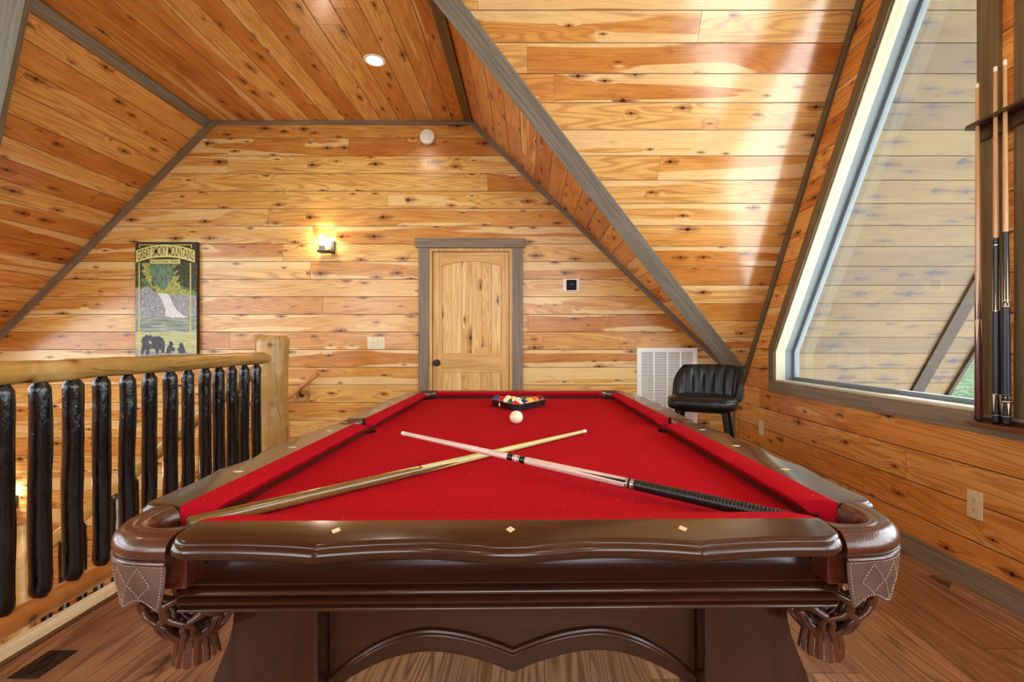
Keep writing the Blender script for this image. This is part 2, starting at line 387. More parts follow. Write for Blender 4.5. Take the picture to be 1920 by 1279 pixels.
    def build(s, name, mat=None, parent=None, g=None, smooth=35, bevel=0, seg=2, loc=None):
        me = bpy.data.meshes.new(name)
        me.from_pydata([tuple(p) for p in s.v], [], s.f)
        mats = s.mats or [mat]
        for m in mats: me.materials.append(m)
        if s.mats: me.polygons.foreach_set('material_index', s.mi)
        uvl = me.uv_layers.new(name='UVMap'); g = Vector(g).normalized() if g else Vector((1, 0, 0))
        for p, u in zip(me.polygons, s.uv):
            n = p.normal; gg = g
            if abs(n.dot(g)) > .9: gg = Vector((0, 0, 1)) if abs(n.z) < .9 else Vector((0, 1, 0))
            h = n.cross(gg)
            # steady sign so that v runs the same way on every face
            m = max(range(3), key=lambda i: abs(h[i]))
            if h[m] < 0: h = -h
            for q, li in enumerate(p.loop_indices):
                if u: uvl.data[li].uv = u[q]
                else:
                    co = me.vertices[me.loops[li].vertex_index].co
                    uvl.data[li].uv = (co.dot(gg), co.dot(h))
        if getattr(s, 'fixn', False):
            bm = bmesh.new(); bm.from_mesh(me); bmesh.ops.recalc_face_normals(bm, faces=bm.faces); bm.to_mesh(me); bm.free()
        if smooth:
            me.polygons.foreach_set('use_smooth', [True]*len(me.polygons)); me.set_sharp_from_angle(angle=math.radians(smooth))
        me.update()
        o = bpy.data.objects.new(name, me); COL.objects.link(o)
        if parent: o.parent = parent
        if loc is not None: o.location = loc
        if bevel:
            md = o.modifiers.new('bevel', 'BEVEL'); md.width = bevel; md.segments = seg; md.limit_method = 'ANGLE'; md.angle_limit = math.radians(40)
            md.harden_normals = False
        return o
def tag(o, label=None, cat=None, group=None, kind=None):
    if label: o['label'] = label
    if cat: o['category'] = cat
    if group: o['group'] = group
    if kind: o['kind'] = kind
    return o
def thing(name, label, cat, loc=(0, 0, 0), rz=0, group=None):
    o = bpy.data.objects.new(name, None); COL.objects.link(o); o.location = loc; o.rotation_euler = (0, 0, rz)
    o.empty_display_size = .05
    return tag(o, label, cat, group)
def structure(o, label=None): o['kind'] = 'structure'; o['label'] = label or o.name; return o
def copy_tree(o, parent=None):
    c = o.copy(); COL.objects.link(c); c.parent = parent
    for ch in list(o.children): copy_tree(ch, c)
    return c
def spline(pts, n=8):
    pts = [Vector(p) for p in pts]; out = []
    for i in range(len(pts)-1):
        p0 = pts[max(i-1, 0)]; p1 = pts[i]; p2 = pts[i+1]; p3 = pts[min(i+2, len(pts)-1)]
        for k in range(n):
            t = k/n
            out.append(.5*((2*p1)+(p2-p0)*t+(2*p0-5*p1+4*p2-p3)*t*t+(3*p1-p0-3*p2+p3)*t*t*t))
    out.append(pts[-1]); return out
def text_verts(body, size, font_w=1.0):
    cu = bpy.data.curves.new('txt', 'FONT'); cu.body = body; cu.size = size; cu.align_x = 'CENTER'; cu.align_y = 'CENTER'; cu.resolution_u = 3
    cu.offset = size*.002
    o = bpy.data.objects.new('txt', cu); COL.objects.link(o)
    dg = bpy.context.evaluated_depsgraph_get(); me = bpy.data.meshes.new_from_object(o.evaluated_get(dg))
    vs = [v.co.copy() for v in me.vertices]; fs = [list(p.vertices) for p in me.polygons]
    bpy.data.objects.remove(o); bpy.data.curves.remove(cu); bpy.data.meshes.remove(me)
    return vs, fs

# ------------------------------------------------------------------ the room
YF = 4.70          # far wall
XR = 2.033         # right gable wall
XL = -5.704        # left gable wall
ZC = 3.305         # flat ceiling
YB = -3.0          # wall behind the camera
XA, XB = -3.112, -.559      # creases of the flat ceiling
YV, ZV, YT = 4.56, .804, 2.918   # foot of right valley (Y, Z), Y where the long slope meets the ceiling
ROOF = (ZC-ZV)/(YV-YT)           # pitch of the long roof slope
YVL, ZVL = YV+(ZV-.713)/ROOF, .713

# far wall with the door opening
dx0, dx1, dz1 = (804.7-993)*.005222, (961-993)*.005222, EYE+(645-465.5)*.005222
mb = MB(); mb.prism([(XL, YF, -2.6), (dx0, YF, -2.6), (dx0, YF, ZC), (XA, YF, ZC), (XL, YF, ZVL)], (0, .12, 0))
mb.prism([(dx1, YF, -2.6), (XR, YF, -2.6), (XR, YF, ZV), (XB, YF, ZC), (dx1, YF, ZC)], (0, .12, 0))
mb.prism([(dx0, YF, dz1), (dx1, YF, dz1), (dx1, YF, ZC), (dx0, YF, ZC)], (0, .12, 0))
structure(mb.build('wall_far', M['far'], g=(1, 0, 0), smooth=0), 'knotty pine far wall')
mb = MB(); mb.box(XL, XR, YB, YT, ZC, ZC+.1); mb.box(XA, XB, YT, YF, ZC, ZC+.1)
structure(mb.build('ceiling', M['flat'], g=(0, 1, 0), smooth=0))
up = .08
mb = MB(); mb.prism([(XA, YF, ZC), (XL, YF, ZVL), (XL, YVL, ZVL), (XA, YT, ZC)], Vector((-1, 0, 1))*.05)
structure(mb.build('wall_left_slope', M['lslope'], g=(0, 1, 0), smooth=0))
mb = MB(); mb.prism([(XB, YF, ZC), (XR, YF, ZV), (XR, YV, ZV), (XB, YT, ZC)], Vector((.7, 0, .72))*.08)
structure(mb.build('wall_right_slope', M['rstrip'], g=(0, 1, 0), smooth=0))
nrm = Vector((0, ROOF, 1)).normalized()*.08
mb = MB(); mb.prism([(XB, YT, ZC), (XR, YV, ZV), (XR, YT, ZC)], nrm)
structure(mb.build('wall_long_slope', M['yslope'], g=(1, 0, 0), smooth=0))
mb = MB(); mb.prism([(XA, YT, ZC), (XL, YVL, ZVL), (XL, YT, ZC)], nrm)
structure(mb.build('wall_long_slope_left', M['yslope'], g=(1, 0, 0), smooth=0))

# gable walls with their windows
slant = lambda y, z0=1.10, y0=4.048: z0+ROOF*(y0-y)
SL = .164          # vertical drop of a .09 m board along the slope
hole1 = [(2.16, .815), (3.965, .815), (3.965, slant(3.965)-SL), ((slant(0)-SL-3.10)/ROOF, 3.10), (2.16, 3.10)]
hole2 = [(-1.2, .815), (1.905, .815), (1.905, 3.10), (-1.2, 3.10)]
hole3 = [(-2.8, .815), (-1.4, .815), (-1.4, 3.1), (-2.8, 3.1)]
def gable(x, th, name, mat):
    out = [(YB, -2.6 if x < 0 else -.25), (YF, -2.6 if x < 0 else -.25), (YF, ZV if x > 0 else ZVL), (YV, ZV) if x > 0 else (YVL, ZVL), (YT, ZC), (YB, ZC)]
    mb = MB(); mb.prism([(x, a, b) for a, b in out], (th, 0, 0), [[(x, a, b) for a, b in h] for h in (hole1, hole2, hole3)])
    return structure(mb.build(name, mat, g=(0, 1, 0), smooth=0))
gable(XR, .08, 'wall_right', M['gable'])
gable(XL, -.08, 'wall_left', M['gable'])
# wall behind the camera, unglazed openings added to let sky light in
mb = MB(); mb.prism([(XL, YB, -2.6), (XR, YB, -2.6), (XR, YB, ZC), (XL, YB, ZC)], (0, -.12, 0),
                    [[(-4.9, YB, 1.0), (-3.0, YB, 1.0), (-3.0, YB, 3.1), (-4.9, YB, 3.1)], [(-1.0, YB, 1.6), (1.2, YB, 1.6), (1.2, YB, 3.1), (-1.0, YB, 3.1)]])
structure(mb.build('wall_near', M['gable'], g=(1, 0, 0), smooth=0))
# floors
mb = MB(); mb.box(-1.93, XR+.08, YB, YF+.0, -.25, 0)
structure(mb.build('floor', M['floor'], g=(0, 1, 0), smooth=0))
mb = MB(); mb.box(XL, XR, YB, YF, -2.7, -2.6)
structure(mb.build('floor_lower', M['floor'], g=(0, 1, 0), smooth=0))

# window linings, frames and panes
def window(x, sgn, hole, name, label):
    th = .19*sgn
    rt = bpy.data.objects.new(name, None); COL.objects.link(rt); structure(rt, label)
    def off(poly, k):   # shrink a convex polygon
        n = len(poly); out = []
        for i in range(n):
            p0, p1, p2 = Vector(poly[i-1]), Vector(poly[i]), Vector(poly[(i+1) % n])
            a = (p1-p0).normalized(); b = (p2-p1).normalized()
            na = Vector((-a.y, a.x)); nb = Vector((-b.y, b.x))
            bis = (na+nb); bis = bis/max(.2, bis.dot(na))
            out.append(tuple(p1+bis*k))
        return out
    A = sum(hole[i-1][0]*hole[i][1]-hole[i][0]*hole[i-1][1] for i in range(len(hole)))
    h = hole if A > 0 else hole[::-1]
    def ring(a, b, x0, x1, m, nm):
        A_, B_ = (off(h, a) if a else h), off(h, b)
        mb = MB(); mb.prism([(x0, *p) for p in A_], (x1-x0, 0, 0), [[(x0, *p) for p in B_]])
        return mb.build(nm, m, rt, g=(0, 1, 0), smooth=0)
    ring(-.001, .012, x-.004*sgn, x+.072*sgn, M['cream'], 'lining')
    ring(.0, .010, x+.072*sgn, x+th, M['vinyl'], 'frame')
    ring(.010, .036, x+.135*sgn, x+.168*sgn, M['vinyl'], 'sash')
    B_ = off(h, .03)
    mb = MB(); mb.prism([(x+.15*sgn, *p) for p in B_], (.006*sgn, 0, 0)); mb.build('pane', M['glass'], rt, smooth=0)
window(XR, 1, hole1, 'window_1', 'large slanted gable window beside the cue rack')
window(XR, 1, hole2, 'window_2', 'tall right gable window nearer the camera')
window(XR, 1, hole3, 'window_6', 'narrow right gable window')
window(XL, -1, hole1, 'window_3', 'slanted left gable window')
window(XL, -1, hole2, 'window_4', 'tall left gable window')
window(XL, -1, hole3, 'window_7', 'narrow left gable window')

# ------------------------------------------------------------------ trims
ntrim = [0]
def trim(mb, mat, g, label, bevel=.003):
    ntrim[0] += 1
    return structure(mb.build('trim_%d' % ntrim[0], mat, g=g, smooth=0, bevel=bevel), label)
def board(p0, p1, side, w, nrm, th):
    """board from p0 to p1, w wide towards side, th thick towards nrm"""
    p0, p1, side, nrm = Vector(p0), Vector(p1), Vector(side).normalized()*w, Vector(nrm).normalized()*th
    mb = MB(); return mb.prism([p0, p1, p1+side, p0+side], nrm)
# ceiling edges
trim(board((XA+.02, YF, ZC), (XB-.02, YF, ZC), (0, 0, -1), .042, (0, -1, 0), .018), M['greytrim'], (1, 0, 0), 'grey trim under the flat ceiling')
trim(board((XB-.078, YT, ZC), (XB-.078, YF, ZC), (1, 0, 0), .078, (0, 0, -1), .018), M['darktrim'], (0, 1, 0), 'brown trim on the right ceiling crease')
trim(board((XA, YT-.05, ZC), (XA, YF, ZC), (-1, 0, -1), .085, (1, 0, -1), .018), M['greybeam'], (0, 1, 0), 'grey trim on the left ceiling crease')
trim(board((XA, YF, ZC), (XL, YF, ZVL), (1, 0, -1), .062, (0, -1, 0), .022), M['greytrim'], (1, 0, 1), 'grey trim below the left slope')
trim(board((XB, YF, ZC), (XR, YF, ZV), (-1, 0, -1), .046, (0, -1, 0), .022), M['greytrim'], (1, 0, -.965), 'grey trim below the right slope')
# valley beams
def valley(p0, p1, sx, label):
    p0, p1 = Vector(p0), Vector(p1); d = (p1-p0).normalized(); n = Vector((0, -ROOF, -1)).normalized()
    s = d.cross(n).normalized()
    if s.x*sx < 0: s = -s          # towards the long slope
    a = p0-d*.1; b = p1+d*.02
    mb = MB(); mb.prism([a-s*.075+n*.035, b-s*.075+n*.035, b+s*.055+n*.035, a+s*.055+n*.035], -n*.05)
    trim(mb, M['greybeam'], d, label)
valley((XB, YT, ZC), (XR, YV, ZV), 1, 'wide grey beam along the right roof valley')
valley((XA, YT, ZC), (XL, YVL, ZVL), -1, 'wide grey beam along the left roof valley')
# crease of long slope with right gable
mb = MB(); mb.prism([(XR, YT-.3, ZC+.457), (XR, YV, ZV), (XR, YV-.005, ZV-.10), (XR, YT-.3, ZC+.457-.10)], (-.02, 0, 0))
trim(mb, M['olivetrim'], (0, 1, -ROOF), 'brown trim where the long slope meets the right wall')
trim(board((XR, YV+.0, ZV), (XR, YF, ZV), (0, 0, -1), .04, (-1, 0, 0), .02), M['greytrim'], (0, 1, 0), 'short grey trim in the right corner')
trim(board((XR-.022, YF, 0), (XR-.022, YF, ZV), (-1, 0, 0), .036, (0, -1, 0), .02), M['greytrim'], (0, 0, 1), 'upright grey trim in the right corner')
# baseboards
def bb(p0, p1, nrm, name):
    mb = board(p0, p1, (0, 0, 1), .105, nrm, .018); structure(mb.build(name, M['greytrim'], g=Vector(p1)-Vector(p0), smooth=0, bevel=.002))
bb((XR, YB, 0), (XR, YF, 0), (-1, 0, 0), 'baseboard_right')
bb((-1.93, YF, 0), (dx0-.1, YF, 0), (0, -1, 0), 'baseboard_far_left')
bb((dx1+.1, YF, 0), (XR, YF, 0), (0, -1, 0), 'baseboard_far_right')
# window casings on the right wall (and their twins on the left)
for x, s, nm in ((XR, -1, 'right'), (XL, 1, 'left')):
    def cas(poly, g, label):
        mb = MB(); mb.prism([(x, a, b) for a, b in poly], (s*.02, 0, 0)); trim(mb, M['olivetrim'] if 'casing' in label else M['greytrim'], g, label)
    cas([(YB, .722), (4.048, .722), (4.048, .815), (YB, .815)], (0, 1, 0), 'grey sill board under the %s windows' % nm)
    cas([(4.048, .815), (4.048, 1.10), (3.965, slant(3.965)-SL), (3.965, .815)], (0, 0, 1), 'short upright casing of the %s slanted window' % nm)
    cas([(4.048, 1.10), (2.743, 3.088), (2.735, 3.1), ((slant(0)-SL-3.10)/ROOF, 3.10), (3.965, slant(3.965)-SL)], (0, 1, -ROOF), 'slanted casing of the %s window' % nm)
    cas([(2.063, .815), (2.163, .815), (2.163, 3.2), (2.063, 3.2)], (0, 0, 1), 'upright casing right of the %s slanted window' % nm)
    cas([(1.90, .815), (1.998, .815), (1.998, 3.2), (1.90, 3.2)], (0, 0, 1), 'upright casing of the %s tall window' % nm)
# door casing and head
for a, b, lb in ((785.2, 804.7, 'left'), (961, 980.5, 'right')):
    mb = MB(); mb.box((a-993)*.005222, (b-993)*.005222, YF-.022, YF, 0, dz1+.003); trim(mb, M['greytrim'], (0, 0, 1), 'grey door casing, %s side' % lb)
hx0, hx1 = (779-993)*.005222, (985.5-993)*.005222
mb = MB(); mb.prism([(hx0+.012, YF, dz1), (hx1-.012, YF, dz1), (hx1, YF, dz1+.03), (hx1, YF, dz1+.092), (hx0, YF, dz1+.092), (hx0, YF, dz1+.03)], (0, -.035, 0))
trim(mb, M['greytrim'], (1, 0, 0), 'grey head board over the door')

# ------------------------------------------------------------------ door
door = bpy.data.objects.new('door_1', None); COL.objects.link(door); door.location = (dx0, YF, 0); structure(door, 'pine two panel arched door')
W = dx1-dx0
mb = MB()
for a, b in ((0, .03), (W-.03, W)): mb.box(a, b, -.01, .11, 0, dz1-.001)
mb.box(.03, W-.03, -.01, .11, dz1-.032, dz1-.001)
mb.box(.03, .048, .045, .06, 0, dz1-.032); mb.box(W-.048, W-.03, .045, .06, 0, dz1-.032); mb.box(.03, W-.03, .045, .06, dz1-.05, dz1-.032)
mb.build('jamb', M['doorpine'], door, g=(0, 0, 1), smooth=0, bevel=.002)
S = lambda px: (px/2.975+640-993)*.005222-dx0       # zoomed photo column -> metres in the door
Z = lambda py: EYE-(py/2.975+430-645)*.005222
fx0, fx1 = .034, W-.034; sx0, sx1 = S(560), S(893); y0, y1 = .012, .05
mb = MB()
mb.box(fx0, sx0, y0, y1, .01, dz1-.034).build('stile', M['doorpine'], door, g=(0, 0, 1), smooth=0, bevel=.003)
MB().box(sx1, fx1, y0, y1, .01, dz1-.034).build('stile', M['doorpine'], door, g=(0, 0, 1), smooth=0, bevel=.003)
arch = [(sx0+(sx1-sx0)*k/16, Z(205)+(Z(177)-Z(205))*math.sin(PI*k/16)**.8) for k in range(17)]
mb = MB(); mb.prism([(sx0, y0, dz1-.034)]+[(a, y0, b) for a, b in arch]+[(sx1, y0, dz1-.034)], (0, y1-y0, 0))
mb.build('top_rail', M['doorpine'], door, g=(1, 0, 0), smooth=0, bevel=.003)
MB().box(sx0, sx1, y0, y1, Z(798), Z(692)).build('middle_rail', M['doorpine'], door, g=(1, 0, 0), smooth=0, bevel=.003)
MB().box(sx0, sx1, y0, y1, .01, .22).build('bottom_rail', M['doorpine'], door, g=(1, 0, 0), smooth=0, bevel=.003)
M['doorpanel'] = planks('door panel boards', pitch=.097, voff=sx0, cols=[(240, 206, 140), (234, 196, 128), (226, 184, 112), (214, 166, 94)], knots=.40, sap=.3, length=9, groove=.0022, grain=1.2, ks=1.7, dark=(120, 78, 40))
M['doorpanel2'] = M['doorpanel']
mb = MB(); mb.box(sx0, sx1, .024, .04, Z(692), Z(170)); mb.build('upper_panel', M['doorpanel'], door, g=(0, 0, 1), smooth=0)
mb = MB(); mb.box(sx0, sx1, .024, .04, .22, Z(798)); mb.build('lower_panel', M['doorpanel'], door, g=(0, 0, 1), smooth=0)
mb = MB(); mb.lathe([(.0, -.012), (.033, -.012), (.033, -.004), (.014, .002), (.012, .03), (.026, .042), (.031, .056), (.026, .068), (.0, .072)], 24, axis='Y')
mb.build('door_knob', M['bronze'], door, loc=(S(533), .002, Z(745)))
structure(tag(door))

# ------------------------------------------------------------------ outside
sof = MB()
pl = lambda y: ZV+ROOF*(YV-y)
sof.prism([(XR+.2, 1.6, pl(1.6)), (XR+.2, 5.2, pl(5.2)), (4.04, 5.2, pl(5.2)), (4.04, 1.6, pl(1.6))], nrm)
structure(sof.build('ceiling_soffit', M['soffit'], g=(1, 0, 0), smooth=0), 'stained boards under the roof overhang outside')
sof = MB(); sof.prism([(XL-.2, 1.6, pl(1.6)), (XL-.2, 5.2, pl(5.2)), (-7.5, 5.2, pl(5.2)), (-7.5, 1.6, pl(1.6))], nrm)
structure(sof.build('ceiling_soffit_left', M['soffit'], g=(1, 0, 0), smooth=0), 'stained boards under the left roof overhang')
mb = MB(); mb.prism([(3.68, 3.90, pl(3.90)), (3.68, 5.2, pl(5.2)), (3.68, 5.2, pl(5.2)-.05), (3.68, 3.90, pl(3.90)-.05)], (.12, 0, 0))
trim(mb, M['darkbeam'], (0, 1, -ROOF), 'dark rafter under the roof overhang')
mb = MB(); mb.prism([(4.04, 1.6, pl(1.6)+.1), (4.04, 5.2, pl(5.2)+.1), (4.04, 5.2, pl(5.2)-.06), (4.04, 1.6, pl(1.6)-.06)], (.035, 0, 0))
trim(mb, M['darkbeam'], (0, 1, -ROOF), 'dark fascia at the roof edge outside')
# grassy bank
def bank(x0, sx, name, label):
    mb = MB(); rows = []
    for i in range(60):
        r = []
        for j in range(80):
            x = i*.3; y = 4.2+j*.3
            z = -2.9+2.6*(1/(1+math.exp(-(x-4)*.7)))+x*.16+.35*noise.noise(Vector((x*.5, y*.5, 2)))+.12*noise.noise(Vector((x*2, y*2, 5)))
            r.append((x0+sx*x, y, z))
        rows.append(r)
    mb.loft(rows, uvs=False); mb.fixn = True
    o = mb.build(name, M['grass'], smooth=60); tag(o, label, 'grass', kind='stuff')
bank(5.2, 1, 'grassy_bank', 'green grassy bank outside the slanted window')
mb = MB(); mb.box(2.4, 13, -14, 4.2, -3.2, -3.1); structure(mb.build('floor_reflector', plain('pale gravel', (226, 224, 220), .9, scale=20, var=.2), smooth=0), 'unseen pale gravel yard outside the right windows, added as a reflector')  # unseen ground, added pale so it reflects in the long slope
mb = MB(); mb.box(-13, -6.2, -14, 8, -3.2, -3.1); structure(mb.build('floor_gravel_left', plain('pale gravel yard', (206, 202, 194), .9, scale=20, var=.2), smooth=0), 'pale gravel yard outside the left windows')
mb = MB(); mb.box(2.25, 4.04, -3.1, 2.72, 3.5, 3.56); structure(mb.build('ceiling_sunshield', M['soffit'], g=(1, 0, 0), smooth=0), 'flat stand-in roof overhang added to keep sun out of the tall windows')  # unseen flat overhang, added to block sun from the right windows
mb = MB(); mb.box(-7.6, -5.9, -3.1, 1.9, 3.5, 3.58); structure(mb.build('ceiling_overhang_left', M['soffit'], g=(1, 0, 0), smooth=0), 'left roof overhang outside')
mb = MB(); mb.box(-40, 40, -40, 40, -3.4, -3.2); structure(mb.build('floor_outside', M['outground'], smooth=0), 'ground outside')
def tree(x, y, h, r, label):
    t_ = thing('tree', label, 'tree', (x, y, -3.1), group='trees outside')
    mb = MB(); mb.tube([(0, 0, 0), (.05, 0, h*.5), (0, .1, h*.9)], [.16, .12, .05], 8); mb.build('trunk', M['darkbeam'], t_)
    mb = MB(); rnd = random.Random(int(x*10+y))
    for k in range(420):
        a = rnd.random()*2*PI; zz = rnd.random(); rr = r*(1-zz*.7)*math.sqrt(rnd.random())
        c = Vector((rr*math.cos(a), rr*math.sin(a), h*.25+zz*h*.8)); s_ = .16+.2*rnd.random()
        q = [Vector((rnd.uniform(-1, 1), rnd.uniform(-1, 1), rnd.uniform(-1, 1)))*s_ for _ in range(4)]
        mb.add([c+p for p in q], [(0, 1, 2), (0, 2, 3), (0, 3, 1)])
    mb.build('foliage', M['leaf'], t_, smooth=0)
for x, y, h, lb in ((15, 2, 7, 'leafy tree beyond the gravel yard, middle one'), (14.5, -3, 8, 'tall leafy tree at the far end of the gravel yard')):
    tree(x, y, h, 1.9, lb)

# ------------------------------------------------------------------ pool table
TBL = thing('pool_table', 'dark mahogany pool table with red cloth and leather drop pockets', 'pool table', (-.0490, 1.9555, 0), .0150)
TBLM = Matrix.Translation((-.0490, 1.9555, 0)) @ Matrix.Rotation(.0150, 4, 'Z')
ZW, ZN, ZB = .819, .811, .7755      # rail top, cushion nose, cloth
NX, NY = .566, 1.0735               # cushion noses
WX, WY = .621, 1.1285               # inner edge of the wooden rails
SY = -.055                          # side pockets sit here along the table
# slate and cloth with corner and side cut-outs
def bedpoly(ix=0):
    pts = []
    def arc(cx, cy, r, a0, a1, n=8):
        for k in range(n+1):
            a = math.radians(a0+(a1-a0)*k/n); pts.append((cx+r*math.cos(a), cy+r*math.sin(a)))
    arc(.596, 1.095, .070, 175, 268)                     # far right corner, going clockwise seen from above
    arc(.612, SY, .056, 115, 245)
    arc(.596, -1.095, .070, 92, 185)
    arc(-.596, -1.095, .070, -5, 88)
    arc(-.612, SY, .056, -65, 65)
    arc(-.596, 1.095, .070, -88, 5)
    # put in side lines
    return pts
BP = bedpoly()
BP = [(max(-.618, min(.618, x)), max(-1.125, min(1.125, y))) for x, y in BP]
mb = MB(); mb.prism([(x, y, ZB-.004) for x, y in BP], (0, 0, .004)); mb.build('bed_cloth', M['cloth'], TBL, smooth=0)
mb = MB(); mb.prism([(x, y, .735) for x, y in BP], (0, 0, ZB-.0042-.735)); mb.build('slate', M['pocketdark'], TBL, smooth=0)
# cushions: swept section from nose to back, ends cut at jaw angles
def cushion(along, side, n0, n1, w0, w1):
    """along 'x' or 'y'; n0..n1 range of the nose, w0..w1 range at the wood"""
    nose, back = (NX, WX) if along == 'y' else (NY, WY)
    sec = [(back, ZW), (back-.012, ZW+.0005), (nose+.012, ZN+.0035), (nose+.003, ZN+.0012), (nose, ZN-.002), (nose+.003, ZN-.006), (nose+.03, ZB+.001), (back, ZB+.001)]
    rings = []
    N = 24
    for i in range(N+1):
        t = i/N; r = []
        for p, z in sec:
            k = (p-nose)/(back-nose)
            a = n0+(w0-n0)*k; b = n1+(w1-n1)*k
            # rounded jaw noses
            q = a+(b-a)*t
            if i == 0 or i == N: pass
            r.append((side*p, q, z) if along == 'y' else (q, side*p, z))
        rings.append(r)
    mb = MB(); mb.loft(rings, True, True, uvs=False); mb.fixn = True
    return mb.build('cushion', M['cloth'], TBL, smooth=50)
for sd in (-1, 1):
    cushion('y', sd, -1.005, SY-.080, -1.048, SY-.066)
    cushion('y', sd, SY+.080, 1.005, SY+.066, 1.048)
    cushion('x', sd, -.500, .500, -.535, .535)
# wooden rails with scalloped outer edge
def scal(u, half):
    t = abs(u)
    if t < half:
        t /= half
        return .5*(1+math.cos(2*PI*t)) if t < .5 else 1-math.sin(PI*t)**.8
    t = (t-half)/.32
    return 1-math.sin(PI*t)**.8 if t < .5 else 0
def rail(along, side, c0, c1, cusp, cmid, inner, outer, amp=.017):
    N = int((c1-c0)/.008); rings = []
    for i in range(N+1):
        q = c0+(c1-c0)*i/N
        e = amp*scal(q-cmid, cusp)
        # rounded ends of the rail
        de = min(q-c0, c1-q); R = .045
        rd = (R-math.sqrt(max(0, R*R-(R-de)**2)))*.9 if de < R else 0
        o = outer+e-rd
        sec = [(inner, ZW-.036), (inner, ZW), (o-.004, ZW), (o, ZW-.001), (o+.0035, ZW-.0035), (o+.0045, ZW-.006), (o+.008, ZW-.0075), (o+.0125, ZW-.013), (o+.0135, ZW-.019), (o+.011, ZW-.025), (o+.004, ZW-.030), (o-.012, ZW-.034), (o-.03, ZW-.036), (o-.035, ZW-.036)]
        rings.append([(side*p, q, z) if along == 'y' else (q, side*p, z) for p, z in sec])
    mb = MB(); mb.loft(rings, True, True); mb.fixn = True
    return mb.build('rail', M['mahogany'], TBL, g=(0, 1, 0) if along == 'y' else (1, 0, 0), smooth=40)
def sight(r, x, y, alongx):
    a, b = (.0065, .0165) if alongx else (.0165, .0065)
    a, b = (.0075, .0125) if alongx else (.0125, .0075)
    mb = MB(); mb.prism([(x-a, y, ZW-.001), (x, y-b, ZW-.001), (x+a, y, ZW-.001), (x, y+b, ZW-.001)], (0, 0, .0016)); mb.build('sight', M['pearl'], r, smooth=0)
for sd in (-1, 1):
    r = rail('x', sd, -.535, .535, .29, 0, WY, 1.2085)
    for k in (-.283, 0, .283): sight(r, k, sd*1.172, True)
    r = rail('y', sd, -1.05, SY-.063, .22, -.56, WX, .700)
    for k in (1, 2, 3): sight(r, sd*.655, -1.0735+.268*k, False)
    r = rail('y', sd, SY+.063, 1.05, .22, .50, WX, .700)
    for k in (5, 6, 7): sight(r, sd*.655, -1.0735+.268*k, False)
# cabinet with cove and ribs
prof = [(-.03, .79), (.0, .79), (.002, .775), (.006, .76), (.012, .745), (.020, .733), (.030, .726), (.034, .7235), (.034, .7215), (.026, .7195), (.024, .717),
        (.036, .7155), (.041, .711), (.041, .707), (.034, .7035), (.028, .702), (.038, .7005), (.042, .6965), (.041, .692), (.034, .689), (.030, .6875), (.038, .686), (.041, .683), (.041, .680), (-.03, .680)]
def apron(along, side, c0, c1, base, name='apron'):
    rings = [[(side*(base+o), q, z) if along == 'y' else (q, side*(base+o), z) for o, z in prof] for q in (c0, c1)]
    mb = MB(); mb.loft(rings, True, True, uvs=False); mb.fixn = True
    mb.build(name, M['mahogany'], TBL, g=(0, 1, 0) if along == 'y' else (1, 0, 0), smooth=50)
for sd in (-1, 1):
    apron('x', sd, -.548, .548, 1.118)
    apron('y', sd, -1.03, 1.03, .612)
